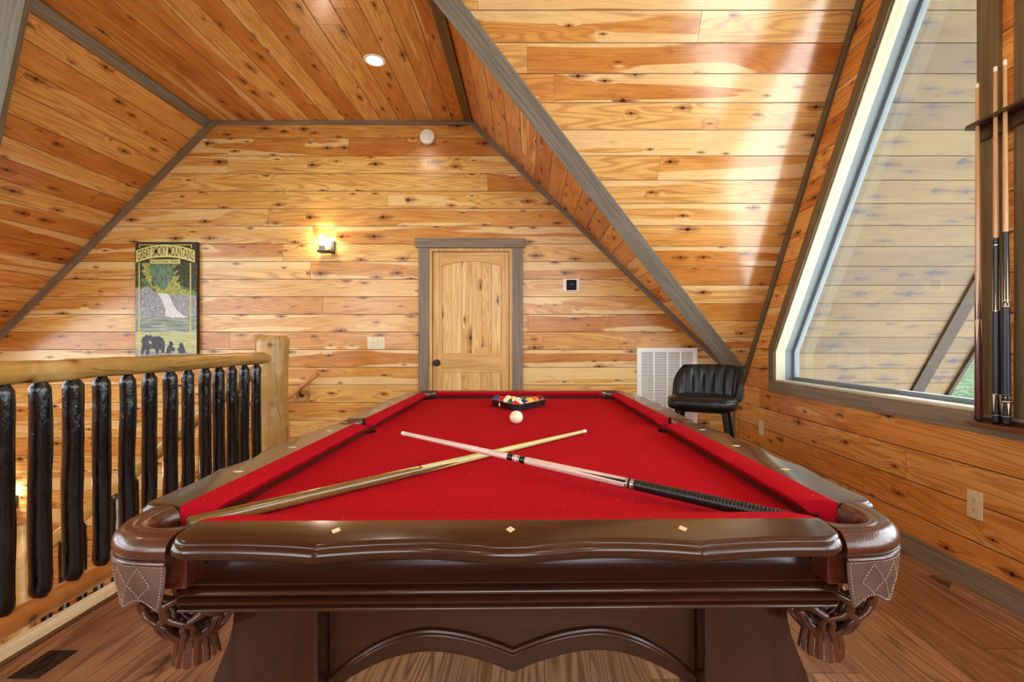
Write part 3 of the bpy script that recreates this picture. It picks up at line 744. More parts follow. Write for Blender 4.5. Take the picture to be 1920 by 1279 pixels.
# corner pockets
def curve2(pts, n): return spline([(x, y, 0) for x, y in pts], n)
def even(pts, n):
    L = [0]
    for i in range(1, len(pts)): L.append(L[-1]+(pts[i]-pts[i-1]).length)
    out = []
    for k in range(n+1):
        t = L[-1]*k/n; i = 1
        while i < len(L)-1 and L[i] < t: i += 1
        f = (t-L[i-1])/(L[i]-L[i-1]+1e-9); out.append(pts[i-1].lerp(pts[i], f))
    return out
def corner(sx, sy):
    MX = Matrix.Diagonal((sx, sy, 1, 1))
    inner = even(curve2([(.620, 1.052), (.626, 1.085), (.622, 1.112), (.606, 1.135), (.582, 1.146), (.555, 1.144), (.536, 1.131)], 8), 36)
    outer = even(curve2([(.678, 1.052), (.676, 1.09), (.663, 1.134), (.638, 1.168), (.603, 1.190), (.565, 1.198), (.533, 1.200)], 8), 36)
    rings = []
    for a, b in zip(inner, outer):
        d = (b-a).normalized(); w = (b-a).length
        P_ = lambda k, z: (a.x+d.x*k, a.y+d.y*k, z)
        rings.append([P_(.010, .742), P_(-.001, .765), P_(-.003, .790), P_(.000, .808), P_(.006, .8165), P_(.013, .8195), P_(.020, .8195), P_(.0215, .8182), P_(.026, .8205), P_(w-.022, .8205), P_(w-.020, .8188), P_(w-.014, .8195),
                      P_(w-.004, .8145), P_(w+.004, .806), P_(w+.007, .796), P_(w+.004, .785), P_(w-.004, .778), P_(w-.012, .776), P_(w-.012, .742)])
    mb = MB(); mb.loft(rings, True, True, uvs=False); mb.xf(MX); mb.fixn = True
    pk = mb.build('corner_pocket', M['leather'], TBL, smooth=50)
    # hanging skirt
    sk = outer; n = len(sk)-1; rs = []; i0, i1 = 4, n-.3; U = 48; V = 14
    def S(s, t):       # s along, t down
        p = i0+(i1-i0)*s; k = int(min(p, n-1)); q = sk[k].lerp(sk[k+1], p-k)
        cx, cy = .575, 1.07
        inw = .010*t*t
        d = Vector((q.x-cx, q.y-cy, 0)).normalized()
        edge = .776-.088-.016*math.sin(PI*((s*2) % 1))*(1 if s < .5 else 1)+.010*abs(math.cos(PI*s*2))*0
        edge = .706-.009*math.cos(4*PI*(s-.04))
        taper = 1-.07*t*t*(1 if s > .5 else 0)*(s-.5)*2
        q2 = sk[0].lerp(sk[0], 0)
        z = .779+(edge-.779)*t
        ss = i0+(i1-i0)*(s*taper); k = int(min(ss, n-1)); q = sk[k].lerp(sk[k+1], ss-k)
        return Vector((q.x, q.y, z))+d*(.004-inw)
    for i in range(U+1): rs.append([S(i/U, j/V) for j in range(V+1)]+[S(i/U, j/V)-(S(i/U, j/V)-Vector((.575, 1.07, S(i/U, j/V).z))).normalized()*.004 for j in range(V, -1, -1)])
    mb = MB(); mb.loft(rs, True, True, uvs=False); mb.xf(MX); mb.fixn = True
    skirt = mb.build('skirt', M['skirt'], pk, smooth=50)
    # stitching: little thread dashes over the skirt
    mb = MB()
    def dash_line(pts, step=.0052, ln=.0026, r=.0011):
        P3 = [S(*p) for p in pts]; d = [0]
        fine = []
        for a, b in zip(pts[:-1], pts[1:]):
            for k in range(24): fine.append((a[0]+(b[0]-a[0])*k/24, a[1]+(b[1]-a[1])*k/24))
        fine.append(pts[-1]); F3 = [S(*p) for p in fine]; acc = 0; nxt = 0
        for a, b in zip(F3[:-1], F3[1:]):
            L = (b-a).length; tg = (b-a).normalized()
            while acc+L > nxt:
                c = a+tg*(nxt-acc); out_ = Vector((c.x-.575, c.y-1.07, 0)).normalized()*.0008
                mb.tube([c+out_-tg*ln*.5, c+out_*1.6, c+out_+tg*ln*.5], [r*.6, r, r*.6], 5); nxt += step
            acc += L
    for c in (.16, .37, .58, .79):
        dash_line([(c, .12), (c+.10, .52), (c, .90), (c-.10, .52), (c, .12)])
    dash_line([(.03, .055), (.97, .055)]); dash_line([(.975, .06), (.975, .95)]); dash_line([(.03, .955), (.95, .955)]); dash_line([(.03, .06), (.03, .95)])
    mb.xf(MX); mb.fixn = True; mb.build('stitching', M['stitch'], skirt, smooth=60)
    # piping bead between roll and skirt
    mb = MB(); mb.tube([S(k/30, 0)+Vector((0, 0, .001)) for k in range(31)], .0035, 8); mb.xf(MX); mb.build('welt', M['leather'], pk)
    # block behind
    mb = MB(); mb.prism([(.520, 1.13, .728), (.556, 1.13, .728), (.556, 1.178, .728), (.520, 1.178, .728)], (0, 0, .05)); mb.xf(MX); mb.fixn = True
    mb.build('corner_block', M['redbrown'], pk, smooth=0, bevel=.002)
    # woven leather net
    C = Vector((.578, 1.068, 0))
    def N_(th, t):
        r = .080+.006*math.sin(PI*t)-.044*t**2.2; z = .742-.140*t
        return Vector((C.x+r*math.cos(th), C.y+r*math.sin(th), z))
    mb = MB()
    for k in range(8):
        for sg in (-1, 1):
            pts = []
            for j in range(25):
                t = j/24; th = 2*PI*k/8+sg*(t*1.55+.10*math.sin(6*PI*t)); pts.append(N_(th, t)+Vector((math.cos(th), math.sin(th), 0))*(.0022 if (sg > 0) == (int(t*4) % 2 == 0) else 0))
            rr = [.0048+.0022*abs(math.cos(2.1*PI*j/24)) for j in range(25)]
            mb.tube(pts, rr, 8)
    mb.tube([N_(2*PI*k/24, .99) for k in range(25)], .005, 8)
    mb.tube([N_(2*PI*k/24, 0) for k in range(25)], .006, 8)
    mb.xf(MX); mb.fixn = True; mb.build('woven_net', M['leather'], pk, smooth=60)
    # fringed bottom
    mb = MB()
    C2 = C
    mb.lathe([(.022, .585), (.030, .600), (.036, .607), (.032, .604), (.020, .587)], 20, (C2.x, C2.y, 0))
    for k in range(14):
        a = 2*PI*k/14; c, s_ = math.cos(a), math.sin(a); ta = Vector((-s_, c, 0))
        rr = [(.031, .606), (.028, .596), (.031, .582), (.034, .566), (.035+.002*math.sin(k*5), .552+.003*math.sin(k*3.1))]
        rows = [[C2+Vector((r*c, r*s_, z))-ta*w, C2+Vector(((r+.0035)*c, (r+.0035)*s_, z)), C2+Vector((r*c, r*s_, z))+ta*w, C2+Vector(((r-.003)*c, (r-.003)*s_, z))] for (r, z), w in zip(rr, (.0055, .0052, .006, .0068, .0066))]
        mb.loft(rows, True, True, uvs=False)
    mb.xf(MX); mb.fixn = True; mb.build('fringe', M['leather'], pk, smooth=50)
    return pk
for sx in (-1, 1):
    for sy in (-1, 1): corner(sx, sy)
def sidepocket(sx):
    rings = []
    for k in range(25):
        a = -PI/2+PI*k/24
        cx, cy = .628, SY
        ex, ey = math.cos(a), math.sin(a)
        P_ = lambda r, z: (cx+r*ex*(.85 if r > .05 else .62), cy+r*ey*(1.0 if r > .07 else 1.0), z)
        rings.append([P_(.050, .742), P_(.050, .80), P_(.052, .815), P_(.058, .8195), P_(.074, .8205), P_(.080, .815), P_(.084, .805), P_(.082, .79), P_(.074, .778), P_(.070, .742)])
    mb = MB(); mb.loft(rings, True, True, uvs=False); mb.xf(Matrix.Diagonal((sx, 1, 1, 1))); mb.fixn = True
    pk = mb.build('side_pocket', M['leather'], TBL, smooth=50)
    mb = MB()
    for k in range(7):
        for sg in (-1, 1):
            mb.tube([(.628+.05*math.cos(2*PI*k/7+sg*t*1.5)*(1-.45*t), SY+.05*math.sin(2*PI*k/7+sg*t*1.5)*(1-.45*t), .742-.14*t) for t in [j/10 for j in range(11)]], .005, 6)
    mb.xf(Matrix.Diagonal((sx, 1, 1, 1))); mb.fixn = True; mb.build('woven_net', M['leather'], pk, smooth=60)
sidepocket(-1); sidepocket(1)
# legs and arched end panels
leg = [(.553, .681), (.553, .60), (.555, .565), (.562, .535), (.578, .494), (.596, .45), (.612, .38), (.622, .32), (.612, .25), (.590, .19), (.585, .14), (.600, .10), (.630, .07), (.640, .05), (.640, 0), (.40, 0), (.40, .05), (.388, .1), (.386, .681)]
for sy in (-1, 1):
    for sx in (-1, 1):
        mb = MB(); mb.prism([(sx*x, sy*1.0, z) for x, z in leg], (0, -sy*.17, 0)); mb.fixn = True
        mb.build('leg', M['mahogany'], TBL, g=(0, 0, 1), smooth=25, bevel=.006, seg=3)
    def arcpts(off, ends):
        pts = []
        cz, pz, ez = .429+off*1.05, .475+off, .39+off*.6
        L = []
        for k in range(33):
            u = -.386+.772*k/32; a = abs(u)
            if a < .175: z = pz-(pz-cz)*((.175-a)/.175)**1.75
            else: z = pz-(pz-ez)*((a-.175)/.211)**1.9
            L.append((u, z))
        return L
    lo = arcpts(0, 0)
    mb = MB(); mb.prism([(x, sy*.945, z) for x, z in lo]+[(.386, sy*.945, .681), (-.386, sy*.945, .681)], (0, -sy*.03, 0)); mb.fixn = True
    pn = mb.build('arched_panel', M['mahogany'], TBL, g=(1, 0, 0), smooth=0, bevel=.003)
    for off, r in ((.046, .0055), (.037, .0032)):
        mb = MB(); mb.tube([(x, sy*.948, z) for x, z in arcpts(off, 0)], r, 8, flat=1); mb.build('bead', M['mahogany'], pn)
mb = MB(); mb.box(-.10, .10, -.92, .92, .52, .68); mb.build('stretcher', M['mahogany'], TBL, g=(0, 1, 0), smooth=0, bevel=.004)

# ------------------------------------------------------------------ balls and rack
BR = .028575; ZBALL = ZB+BR
def ballmat(name, c, stripe):
    t = NT(name); x, y, z = t.sep(t.obj())
    if stripe:
        f = t.step(t.math('ABSOLUTE', z), .0150, .0156); col = t.mix(f, lin(c), lin((238, 228, 200)))
    else: col = lin(c)
    return t.fin(col, .06, .5, 0, .3)
ballwhite = plain('ivory ball resin', (236, 226, 196), .08, var=.01, coat=.3)
BC = {1: (232, 186, 40), 2: (30, 62, 130), 3: (200, 28, 30), 4: (62, 42, 104), 5: (226, 104, 34), 6: (22, 84, 56), 7: (118, 22, 40), 8: (14, 14, 16),
      9: (232, 196, 60), 10: (26, 44, 96), 11: (208, 26, 34), 12: (54, 34, 90), 13: (228, 120, 44), 14: (30, 96, 60), 15: (124, 26, 40)}
CN = {1: 'yellow', 2: 'blue', 3: 'red', 4: 'purple', 5: 'orange', 6: 'green', 7: 'maroon', 0: 'black'}
numwhite = plain('ball number disc', (240, 234, 214), .08); numblack = plain('ball number ink', (18, 18, 20), .1)
def on_sphere(vs, r, c, nrm, upv):
    nrm = Vector(nrm).normalized(); a = Vector(upv).cross(nrm).normalized(); u_ = nrm.cross(a)
    return [(nrm*math.sqrt(max(0, r*r-v.x*v.x-v.y*v.y))+a*v.x+u_*v.y)+Vector(c) for v in vs]
def ball(n, x, y, rot, label):
    mb = MB(); mb.sphere((0, 0, 0), BR, 20)
    o = mb.build('pool_ball', ballmat('ball %d' % n, BC[n], n > 8), smooth=180)
    o.location = (x, y, ZBALL); o.rotation_euler = rot
    tag(o, label, 'pool ball', 'numbered balls in the rack')
    for dn in (Vector((0, -1, 0)), Vector((0, 1, 0))):
        disc = [Vector((0, 0, 0))]+[Vector((.0083*math.cos(a), .0083*math.sin(a), 0)) for a in [2*PI*k/20 for k in range(20)]]
        mb = MB(); mb.add(on_sphere(disc, BR+.0001, (0, 0, 0), dn, (0, 0, 1)), [(0, k+1, (k+1) % 20+1) for k in range(20)])
        d_ = mb.build('number_disc', numwhite, o, smooth=180)
        vs, fs = text_verts(str(n), .0115); mb = MB(); mb.add(on_sphere(vs, BR+.0002, (0, 0, 0), dn, (0, 0, 1)), fs); mb.build('number', numblack, d_, smooth=0)
    return o
RC = Vector((-.062, 2.505, 0)); ang = .012
def rk(row, k): return (RC.x+(k-row/2)*2*(BR+.0006), RC.y+row*(BR+.0006)*math.sqrt(3))
lay = [(0, 0, 11, 'front apex of the rack'), (1, 0, 14, 'second row left'), (1, 1, 10, 'second row right'), (2, 0, 12, 'third row left'), (2, 1, 15, 'middle of the rack'), (2, 2, 1, 'third row right'),
       (3, 0, 3, 'fourth row left'), (3, 1, 9, 'fourth row second from left'), (3, 2, 6, 'fourth row third from left'), (3, 3, 5, 'fourth row right'),
       (4, 0, 2, 'back left corner'), (4, 1, 13, 'back row second from left'), (4, 2, 8, 'back row middle'), (4, 3, 4, 'back row fourth from left'), (4, 4, 7, 'back right corner')]
rr = random.Random(5)
for row, k, n, where in lay:
    x, y = rk(row, k); kind = 'striped' if n > 8 else 'solid'
    ball(n, x, y, (rr.uniform(-1, 1), rr.uniform(-.8, .8), rr.uniform(-1.2, 1.2)), '%s %s pool ball, %s' % (kind, CN[n % 8] if n != 8 else 'black', where))
mb = MB(); mb.sphere((0, 0, 0), BR, 24); o = mb.build('cue_ball', ballwhite, smooth=180)
p = at(968, 782.5, 2.08); o.location = (p.x, p.y, ZBALL+.0006); tag(o, 'plain ivory cue ball alone in front of the rack', 'cue ball')
# triangle rack
rack = thing('ball_rack', 'black plastic triangle rack around the numbered balls', 'ball rack', (0, 0, 0))
cen = Vector((RC.x, RC.y+2*(BR+.0006)*math.sqrt(3)*4/3*.5*2/1, 0))
A0 = Vector((*rk(0, 0), 0)); B0 = Vector((*rk(4, 0), 0)); C0 = Vector((*rk(4, 4), 0))
def rackloop(r):
    pts = []; cs = [A0, C0, B0]; G = (A0+B0+C0)/3
    for i, c in enumerate(cs):
        d = (c-G).normalized(); a0 = math.atan2(d.y, d.x)
        for k in range(9):
            a = a0-PI/3+2*PI/3*k/8; pts.append(c+Vector((math.cos(a), math.sin(a), 0))*r)
    return pts
rin, rout = BR+.0012, BR+.0055
rings = []
for r, z in ((rin, ZB+.001), (rout, ZB+.001), (rout, ZB+.031), (rout+.006, ZB+.0325), (rout+.006, ZB+.0355), (rin, ZB+.0355)):
    rings.append([(p.x, p.y, z) for p in rackloop(r)])
mb = MB(); mb.loft([[r[k] for r in rings] for k in list(range(27))+[0]], True, False, uvs=False); mb.fixn = True
mb.build('frame', M['black'], rack, smooth=30)
mid = A0.lerp(B0, .62); dn = Vector((-.866, -.5, 0)); c = mid+dn*(rout+.0006); tx = Vector((.5, -.866, 0))
mb = MB(); mb.prism([c-tx*.007+Vector((0, 0, ZB+.008)), c+tx*.007+Vector((0, 0, ZB+.008)), c+tx*.007+Vector((0, 0, ZB+.026)), c-tx*.007+Vector((0, 0, ZB+.026))], dn*.0005)
mb.build('sticker', M['white'], rack, smooth=0)

# ------------------------------------------------------------------ cues
def cue(name, label, butt, tip, rb, rt, segs, group=None, spikes=(), rings_=(), cap=None):
    butt, tip = Vector(butt), Vector(tip); ax = (tip-butt); L = ax.length; axn = ax.normalized()
    root = thing(name, label, 'pool cue', butt, 0, group)
    R_ = lambda s: rb+(rt-rb)*s**.92
    q = Vector((0, 0, 1)).rotation_difference(axn).to_matrix().to_4x4()
    a0 = Vector((0, -1, 0)); a0 = (a0-axn*a0.dot(axn)).normalized(); b0 = axn.cross(a0)
    for nm, s0, s1, m in segs:
        n = 14; pr = []
        for k in range(n+1):
            s = s0+(s1-s0)*k/n; r = R_(s)
            if nm == 'wrap': r += .0004
            if nm == 'bumper' and k < 5: r *= math.sqrt(1-((5-k)/5.2)**2)
            if nm == 'tip' and k > 9: r *= math.sqrt(max(.1, 1-((k-9)/5.3)**2))
            pr.append((r, s*L))
        mb = MB()
        rings = []
        for r, z in pr: rings.append([axn*z+(a0*math.cos(a)+b0*math.sin(a))*r for a in [2*PI*k/20 for k in range(20)]])
        mb.loft(rings, True, True); mb.fixn = True; mb.build(nm, m, root, g=axn, smooth=60)
    for s0, s1, w_, m, ks, nn, ph in spikes:     # inlaid points: s0 wide end, s1 sharp end
        mb = MB()
        for k in ks:
            th = 2*PI*k/nn+ph; rows = []
            for j in range(9):
                s = s0+(s1-s0)*j/8; hw = w_*(1-j/8)+1e-4; r = R_(s)+.00035
                rows.append([axn*s*L+(a0*math.cos(th+x)+b0*math.sin(th+x))*r for x in (-hw, -hw/2, 0, hw/2, hw)])
            mb.loft(rows, uvs=False)
        mb.build('inlay', m, root, smooth=60)
    for s, wd, m in rings_:
        mb = MB(); rings = []
        for z, e in ((s-wd/2, 0), (s-wd/2, .0003), (s+wd/2, .0003), (s+wd/2, 0)): rings.append([axn*z*L+(a0*math.cos(a)+b0*math.sin(a))*(R_(z)+e) for a in [2*PI*k/20 for k in range(20)]])
        mb.loft(rings, True, True); mb.fixn = True; mb.build('ring', m, root, smooth=30)
    return root
# two cues crossed on the cloth
cue('cue_stick', 'pool cue with olive brown butt and plain pale shaft under the other', (-.628, .876, .7915), (.218, 1.866, .7835), .0145, .0064,
    [('bumper', 0, .015, M['olive']), ('butt', .015, .40, M['olive']), ('shaft', .40, .985, M['mapletint']), ('ferrule', .985, .995, M['tip']), ('tip', .995, 1.0, M['tip'])],
    'cues crossed on the pool table', spikes=[(.40, .50, .75, M['olive'], (0, 2), 4, 0.0), (.395, .30, .7, M['mapletint'], (1, 3), 4, 0)])
bB, tB = Vector((.497, .906, .790)), Vector((-.41, 1.545, .835))
cue('cue_stick', 'pale pool cue with ribbed black wrap lying on top of the other cue', bB, tB, .0142, .0064,
    [('bumper', 0, .02, M['black']), ('wrap', .02, .285, M['ribwrap']), ('forearm', .285, .575, M['maplepink']), ('joint', .575, .60, M['maplepink']), ('shaft', .60, .985, M['maplepink']), ('ferrule', .985, .995, M['tip']), ('tip', .995, 1.0, M['tip'])],
    'cues crossed on the pool table', spikes=[(.302, .42, .28, M['black'], (0, 1, 2, 3), 4, .5)],
    rings_=[(.288, .005, M['steel']), (.2955, .006, M['black']), (.302, .004, M['steel']), (.566, .016, M['black']), (.602, .016, M['black']), (.5785, .003, M['steel']), (.590, .003, M['steel'])])
# ------------------------------------------------------------------ cue rack on the right wall
rk_ = thing('cue_rack', 'dark wooden wall rack holding three cues beside the window', 'cue rack', (0, 0, 0))
XW = XR-.021
mb = MB(); circ = lambda x, y, r: [(x+r*math.cos(2*PI*k/16), y+r*math.sin(2*PI*k/16), 2.078) for k in range(16)]
mb.prism([(1.940, 1.45, 2.078), (1.940, 2.135, 2.078), (1.952, 2.155, 2.078), (XW, 2.155, 2.078), (XW, 1.45, 2.078)], (0, 0, .012),
         [circ(1.967, y, .0125) for y in (2.108, 2.026, 1.985, 1.90, 1.82, 1.74, 1.66, 1.58, 1.50)])
mb.build('upper_rail', M['rackwood'], rk_, g=(0, 1, 0), smooth=0, bevel=.004)
mb = MB(); mb.box(XW-.014, XW, 1.45, 2.145, 2.02, 2.078); mb.build('back_plate', M['rackwood'], rk_, g=(0, 1, 0), smooth=0, bevel=.003)
mb = MB(); mb.prism([(1.925, 2.10, .766), (1.945, 2.15, .766), (1.98, 2.165, .766), (XW, 2.165, .766), (XW, 1.45, .766), (1.925, 1.45, .766)], (0, 0, .018))
mb.build('lower_tray', M['traywood'], rk_, g=(0, 1, 0), smooth=0, bevel=.004)
mb = MB(); mb.box(XW-.012, XW, 1.45, 2.15, .784, .80); mb.build('tray_back', M['rackwood'], rk_, g=(0, 1, 0), smooth=0, bevel=.002)
GR = 'cues upright in the wall rack'
def up_cue(y, zt, label, **kw): cue('cue_stick', label, (1.972, y, .7845), (1.966, y+kw.pop('dy', 0), zt), .0148, .0064, group=GR, **kw)
# spear pointed one piece cue
up_cue(2.108, 2.268, 'pool cue with red brown butt in the wall rack, nearest the window',
       segs=[('bumper', 0, .012, M['black']), ('butt', .012, .30, M['redbrown']), ('shaft', .30, .985, M['cuemaple']), ('ferrule', .985, .996, M['tip']), ('tip', .996, 1, M['maple'])],
       spikes=[(.298, .235, .0, M['maple'], (), 4, 0), (.30, .225, .62, M['cuemaple'], (0, 1, 2, 3), 4, .4), (.30, .43, .7, M['redbrown'], (0, 1, 2, 3), 4, 1.18)])
up_cue(2.026, 2.293, 'pool cue with navy wrap and slim ivory points in the wall rack, middle one',
       segs=[('bumper', 0, .018, M['black']), ('butt', .018, .085, M['black']), ('wrap', .085, .315, M['navy']), ('forearm', .315, .52, M['black']), ('shaft', .52, .985, M['cuemaple']), ('ferrule', .985, .996, M['tip']), ('tip', .996, 1, M['tip'])],
       spikes=[(.317, .46, .24, M['ivory'], (0, 2, 4), 6, .1), (.317, .37, .16, M['ivory'], (1, 3, 5), 6, .1), (.083, .03, .34, M['ivory'], (0, 1, 2, 3), 4, .1)],
       rings_=[(.085, .003, M['steel']), (.315, .003, M['steel']), (.025, .002, M['steel']), (.50, .002, M['steel'])])
up_cue(1.985, 2.296, 'pool cue with navy wrap and ivory rosettes in the rack, farthest from the window',
       segs=[('bumper', 0, .018, M['black']), ('butt', .018, .085, M['black']), ('wrap', .085, .325, M['navy']), ('forearm', .325, .53, M['black']), ('shaft', .53, .985, M['cuemaple']), ('ferrule', .985, .999, M['tip']), ('tip', .999, 1, M['tip'])],
       spikes=[(.335, .475, .2, M['ivory'], (0, 1, 2, 3), 4, -.3), (.34, .41, .13, M['ivory'], (0, 1, 2, 3), 4, .45), (.062, .028, .30, M['ivory'], (0, 1, 2, 3), 4, -.3),
               (.078, .0745, .3, M['ivory'], (0, 1, 2, 3, 4, 5), 6, .1), (.329, .337, .3, M['ivory'], (0, 1, 2, 3, 4, 5), 6, .1)],
       rings_=[(.086, .0025, M['ivory']), (.066, .002, M['ivory']), (.326, .0025, M['ivory']), (.342, .002, M['ivory']), (.025, .002, M['steel'])])

# ------------------------------------------------------------------ bar stool
st = thing('bar_stool', 'black vinyl bar stool with channelled low back in the right corner', 'bar stool', (1.262, 3.50, 0), math.radians(-26))
def sq(a, rx, ry, p=3.2):
    c, s = math.cos(a), math.sin(a); k = (abs(c)**p+abs(s)**p)**(-1/p); return (rx*c*k, ry*s*k)
rings = []
for sc, z in ((.55, .655), (.93, .655), (1.0, .664), (1.025, .69), (1.0, .718), (.985, .728), (.96, .738), (.8, .747), (.5, .752), (.15, .753)):
    rings.append([(*sq(2*PI*k/48, .235*sc, .215*sc), z) for k in range(48)])
mb = MB(); mb.loft(rings, True, True, uvs=False); mb.fixn = True; mb.build('seat', M['blackvinyl'], st, smooth=60)
seatc = st.children[0]
mb = MB(); mb.tube([(*sq(2*PI*k/48, .236, .216), .7265) for k in range(49)], .0045, 8); mb.build('piping', M['piping'], seatc)
rings = []
NB = 64
for i in range(NB+1):
    t = i/NB; a = math.radians(12+132*t); r = []
    edge = min(t, 1-t); hh = .236*(.94+.06*math.sin(PI*t))*(min(1, edge/.15)**.42)
    ch = abs(math.sin(PI*t*8)) if .125 < t < .875 else .75
    for side in (0, 1):
        for j in range(11):
            v = j/10 if side == 0 else 1-j/10
            z = .700+(.03+hh*1.0)*v
            fl = .03*v; th = (.012+.012*math.sin(PI*min(1, v*1.1))**.5)*(1 if side == 0 else -1)
            if side == 0: th = -(.006+.019*ch*math.sin(PI*min(1, max(0, v)))**.4)
            else: th = .014
            x, y = sq(a, .232+fl+th, .212+fl+th, 3.0)
            r.append((x, y+.0+.02*v, z))
    rings.append(r)
mb = MB(); mb.loft(rings, True, True, uvs=False); mb.fixn = True; mb.build('backrest', M['blackvinyl'], st, smooth=60)
mb = MB(); mb.box(-.17, .17, -.15, .15, .640, .6545); mb.build('seat_plate', M['blackmetal'], st, smooth=0, bevel=.004)
for sx in (-1, 1):
    for sy in (-1, 1):
        a = Vector((sx*.155, sy*.14, .65)); b = Vector((sx*.245, sy*.235, 0)); mb = MB(); w_ = .017
        mb.prism([a+Vector((-w_, -w_, 0)), a+Vector((w_, -w_, 0)), a+Vector((w_, w_, 0)), a+Vector((-w_, w_, 0))], b-a); mb.fixn = True
        mb.build('leg', M['blackmetal'], st, smooth=0, bevel=.003)
fr = [(sx*.212, sy*.20, .23) for sx, sy in ((-1, -1), (1, -1), (1, 1), (-1, 1), (-1, -1))]
mb = MB()
for a, b in zip(fr[:-1], fr[1:]): mb.tube([a, b], .010, 10)
mb.build('footrest', M['blackmetal'], st)

# ------------------------------------------------------------------ return air grille
gx0, gx1 = (1193.8-993)*.005222, (1306.9-993)*.005222; gz1 = EYE-(652.4-645)*.005222; gz0 = gz1-.80
gr = thing('air_grille', 'white louvred return air grille on the far wall behind the stool', 'vent grille', (gx0, YF-.001, gz0))
GW, GH = gx1-gx0, gz1-gz0
cols_ = [(130, 258), (275, 403), (420, 548), (562, 690)]
cx = [((a-80)/5.815*.005222, (b-80)/5.815*.005222) for a, b in cols_]
mb = MB()
hol = [[(a, 0, .035), (b, 0, .035), (b, 0, GH-.036), (a, 0, GH-.036)] for a, b in cx]
mb.prism([(0, 0, 0), (GW, 0, 0), (GW, 0, GH), (0, 0, GH)], (0, -.012, 0), hol); mb.build('frame', M['white'], gr, smooth=0, bevel=.002)
mb = MB(); mb.box(.01, GW-.01, -.0035, -.001, .01, GH-.01); mb.build('backing', M['ventdark'], gr, smooth=0)
for a, b in cx:
    mb = MB(); n = 46
    for k in range(n):
        z = .040+(GH-.082)*k/(n-1)
        mb.prism([(a, -.011, z-.004), (a, -.011, z-.0025), (a, -.004, z+.0055), (a, -.004, z+.004)], (b-a, 0, 0))
    mb.build('louvres', M['white'], gr, smooth=0)

# ------------------------------------------------------------------ small wall things
def wall_at(px, py): return ((px-993)*.005222, EYE-(py-645)*.005222)
# light switch
x0, z1 = wall_at(688.7, 631.7); x1, z0 = wall_at(722.4, 655)
sw = thing('light_switch', 'almond three rocker light switch plate left of the door', 'light switch', ((x0+x1)/2, YF, (z0+z1)/2))
mb = MB(); mb.box(-.086, .086, -.007, 0, -.060, .060); mb.build('wall_plate', M['almond'], sw, smooth=0, bevel=.003)
for k in (-1, 0, 1):
    mb = MB(); mb.prism([(k*.046-.017, -.007, -.034), (k*.046+.017, -.007, -.034), (k*.046+.017, -.010, .034), (k*.046-.017, -.010, .034)], (0, -.004, 0)); mb.fixn = True
    mb.build('rocker', M['almond'], sw, smooth=0, bevel=.0015)
# thermostat
x0, z1 = wall_at(1056, 523); x1, z0 = wall_at(1086.4, 546.6)
th = thing('thermostat', 'white wall thermostat with square dark screen right of the door', 'thermostat', ((x0+x1)/2, YF, (z0+z1)/2))
mb = MB(); mb.box(-.079, .079, -.008, 0, -.061, .061); mb.build('back_plate', M['white'], th, smooth=0, bevel=.006, seg=3)
mb = MB(); mb.box(-.049, .049, -.026, -.008, -.050, .050); mb.build('body', plain('thermostat casing', (8, 8, 9), .6, spec=.2), th, smooth=0, bevel=.010, seg=4)
mb = MB(); mb.box(-.040, .040, -.0275, -.026, -.041, .041); scr = mb.build('screen', M['screen'], th, smooth=0)
vs, fs = text_verts('74', .026); mb = MB(); mb.add([(v.x, -.0279, v.y+.004) for v in vs], fs); mb.build('reading', M['display'], scr, smooth=0)
# smoke detector on the far wall
x, z = wall_at(801.9, 258.0)
sd = thing('smoke_detector', 'round white smoke detector high on the far wall', 'smoke detector', (x, YF, z))
mb = MB(); mb.lathe([(.0, 0), (.070, 0), (.074, .004), (.073, .022), (.066, .034), (.045, .038), (0, .039)], 40, axis='Y'); mb.build('housing', M['white'], sd, smooth=35)
mb = MB()
for k in range(14):
    a = 2*PI*k/14+.3; r = .028+.016*(k % 3)/2; c = Vector((r*math.cos(a), -.0375, r*math.sin(a))); mb.box(c.x-.0035, c.x+.0035, -.0390, -.0355, c.z-.0018, c.z+.0018)
mb.build('slots', M['ventdark'], sd, smooth=0)
# outlets on the right wall
def outlet(y, label, n):
    o = thing('wall_outlet', label, 'outlet', (XR, y, .388))
    mb = MB(); mb.box(-.006, 0, -.039, .039, -.063, .063); pl_ = mb.build('wall_plate', M['almond'], o, smooth=0, bevel=.003)
    for s in (-1, 1):
        mb = MB(); mb.lathe([(0, .0), (.0168, .0), (.0168, .0028), (0, .003)], 24, axis='Y'); rc = mb
        rc.xf(Matrix.Rotation(-PI/2, 4, 'Z')); q = rc.build('receptacle', M['almond'], o, loc=(-.006, 0, s*.020))
        mb = MB(); mb.box(-.0094, -.0088, -.007, -.005, -.002, .006).box(-.0094, -.0088, .005, .007, -.002, .006).box(-.0094, -.0088, -.002, .002, -.010, -.006)
        sl = mb.build('slots', M['black'], q, smooth=0); sl.location = (.006, 0, 0)
outlet(2.189, 'almond duplex outlet low on the right wall in the foreground', 0)
outlet(4.205, 'almond outlet low on the right wall near the corner by the stool', 1)
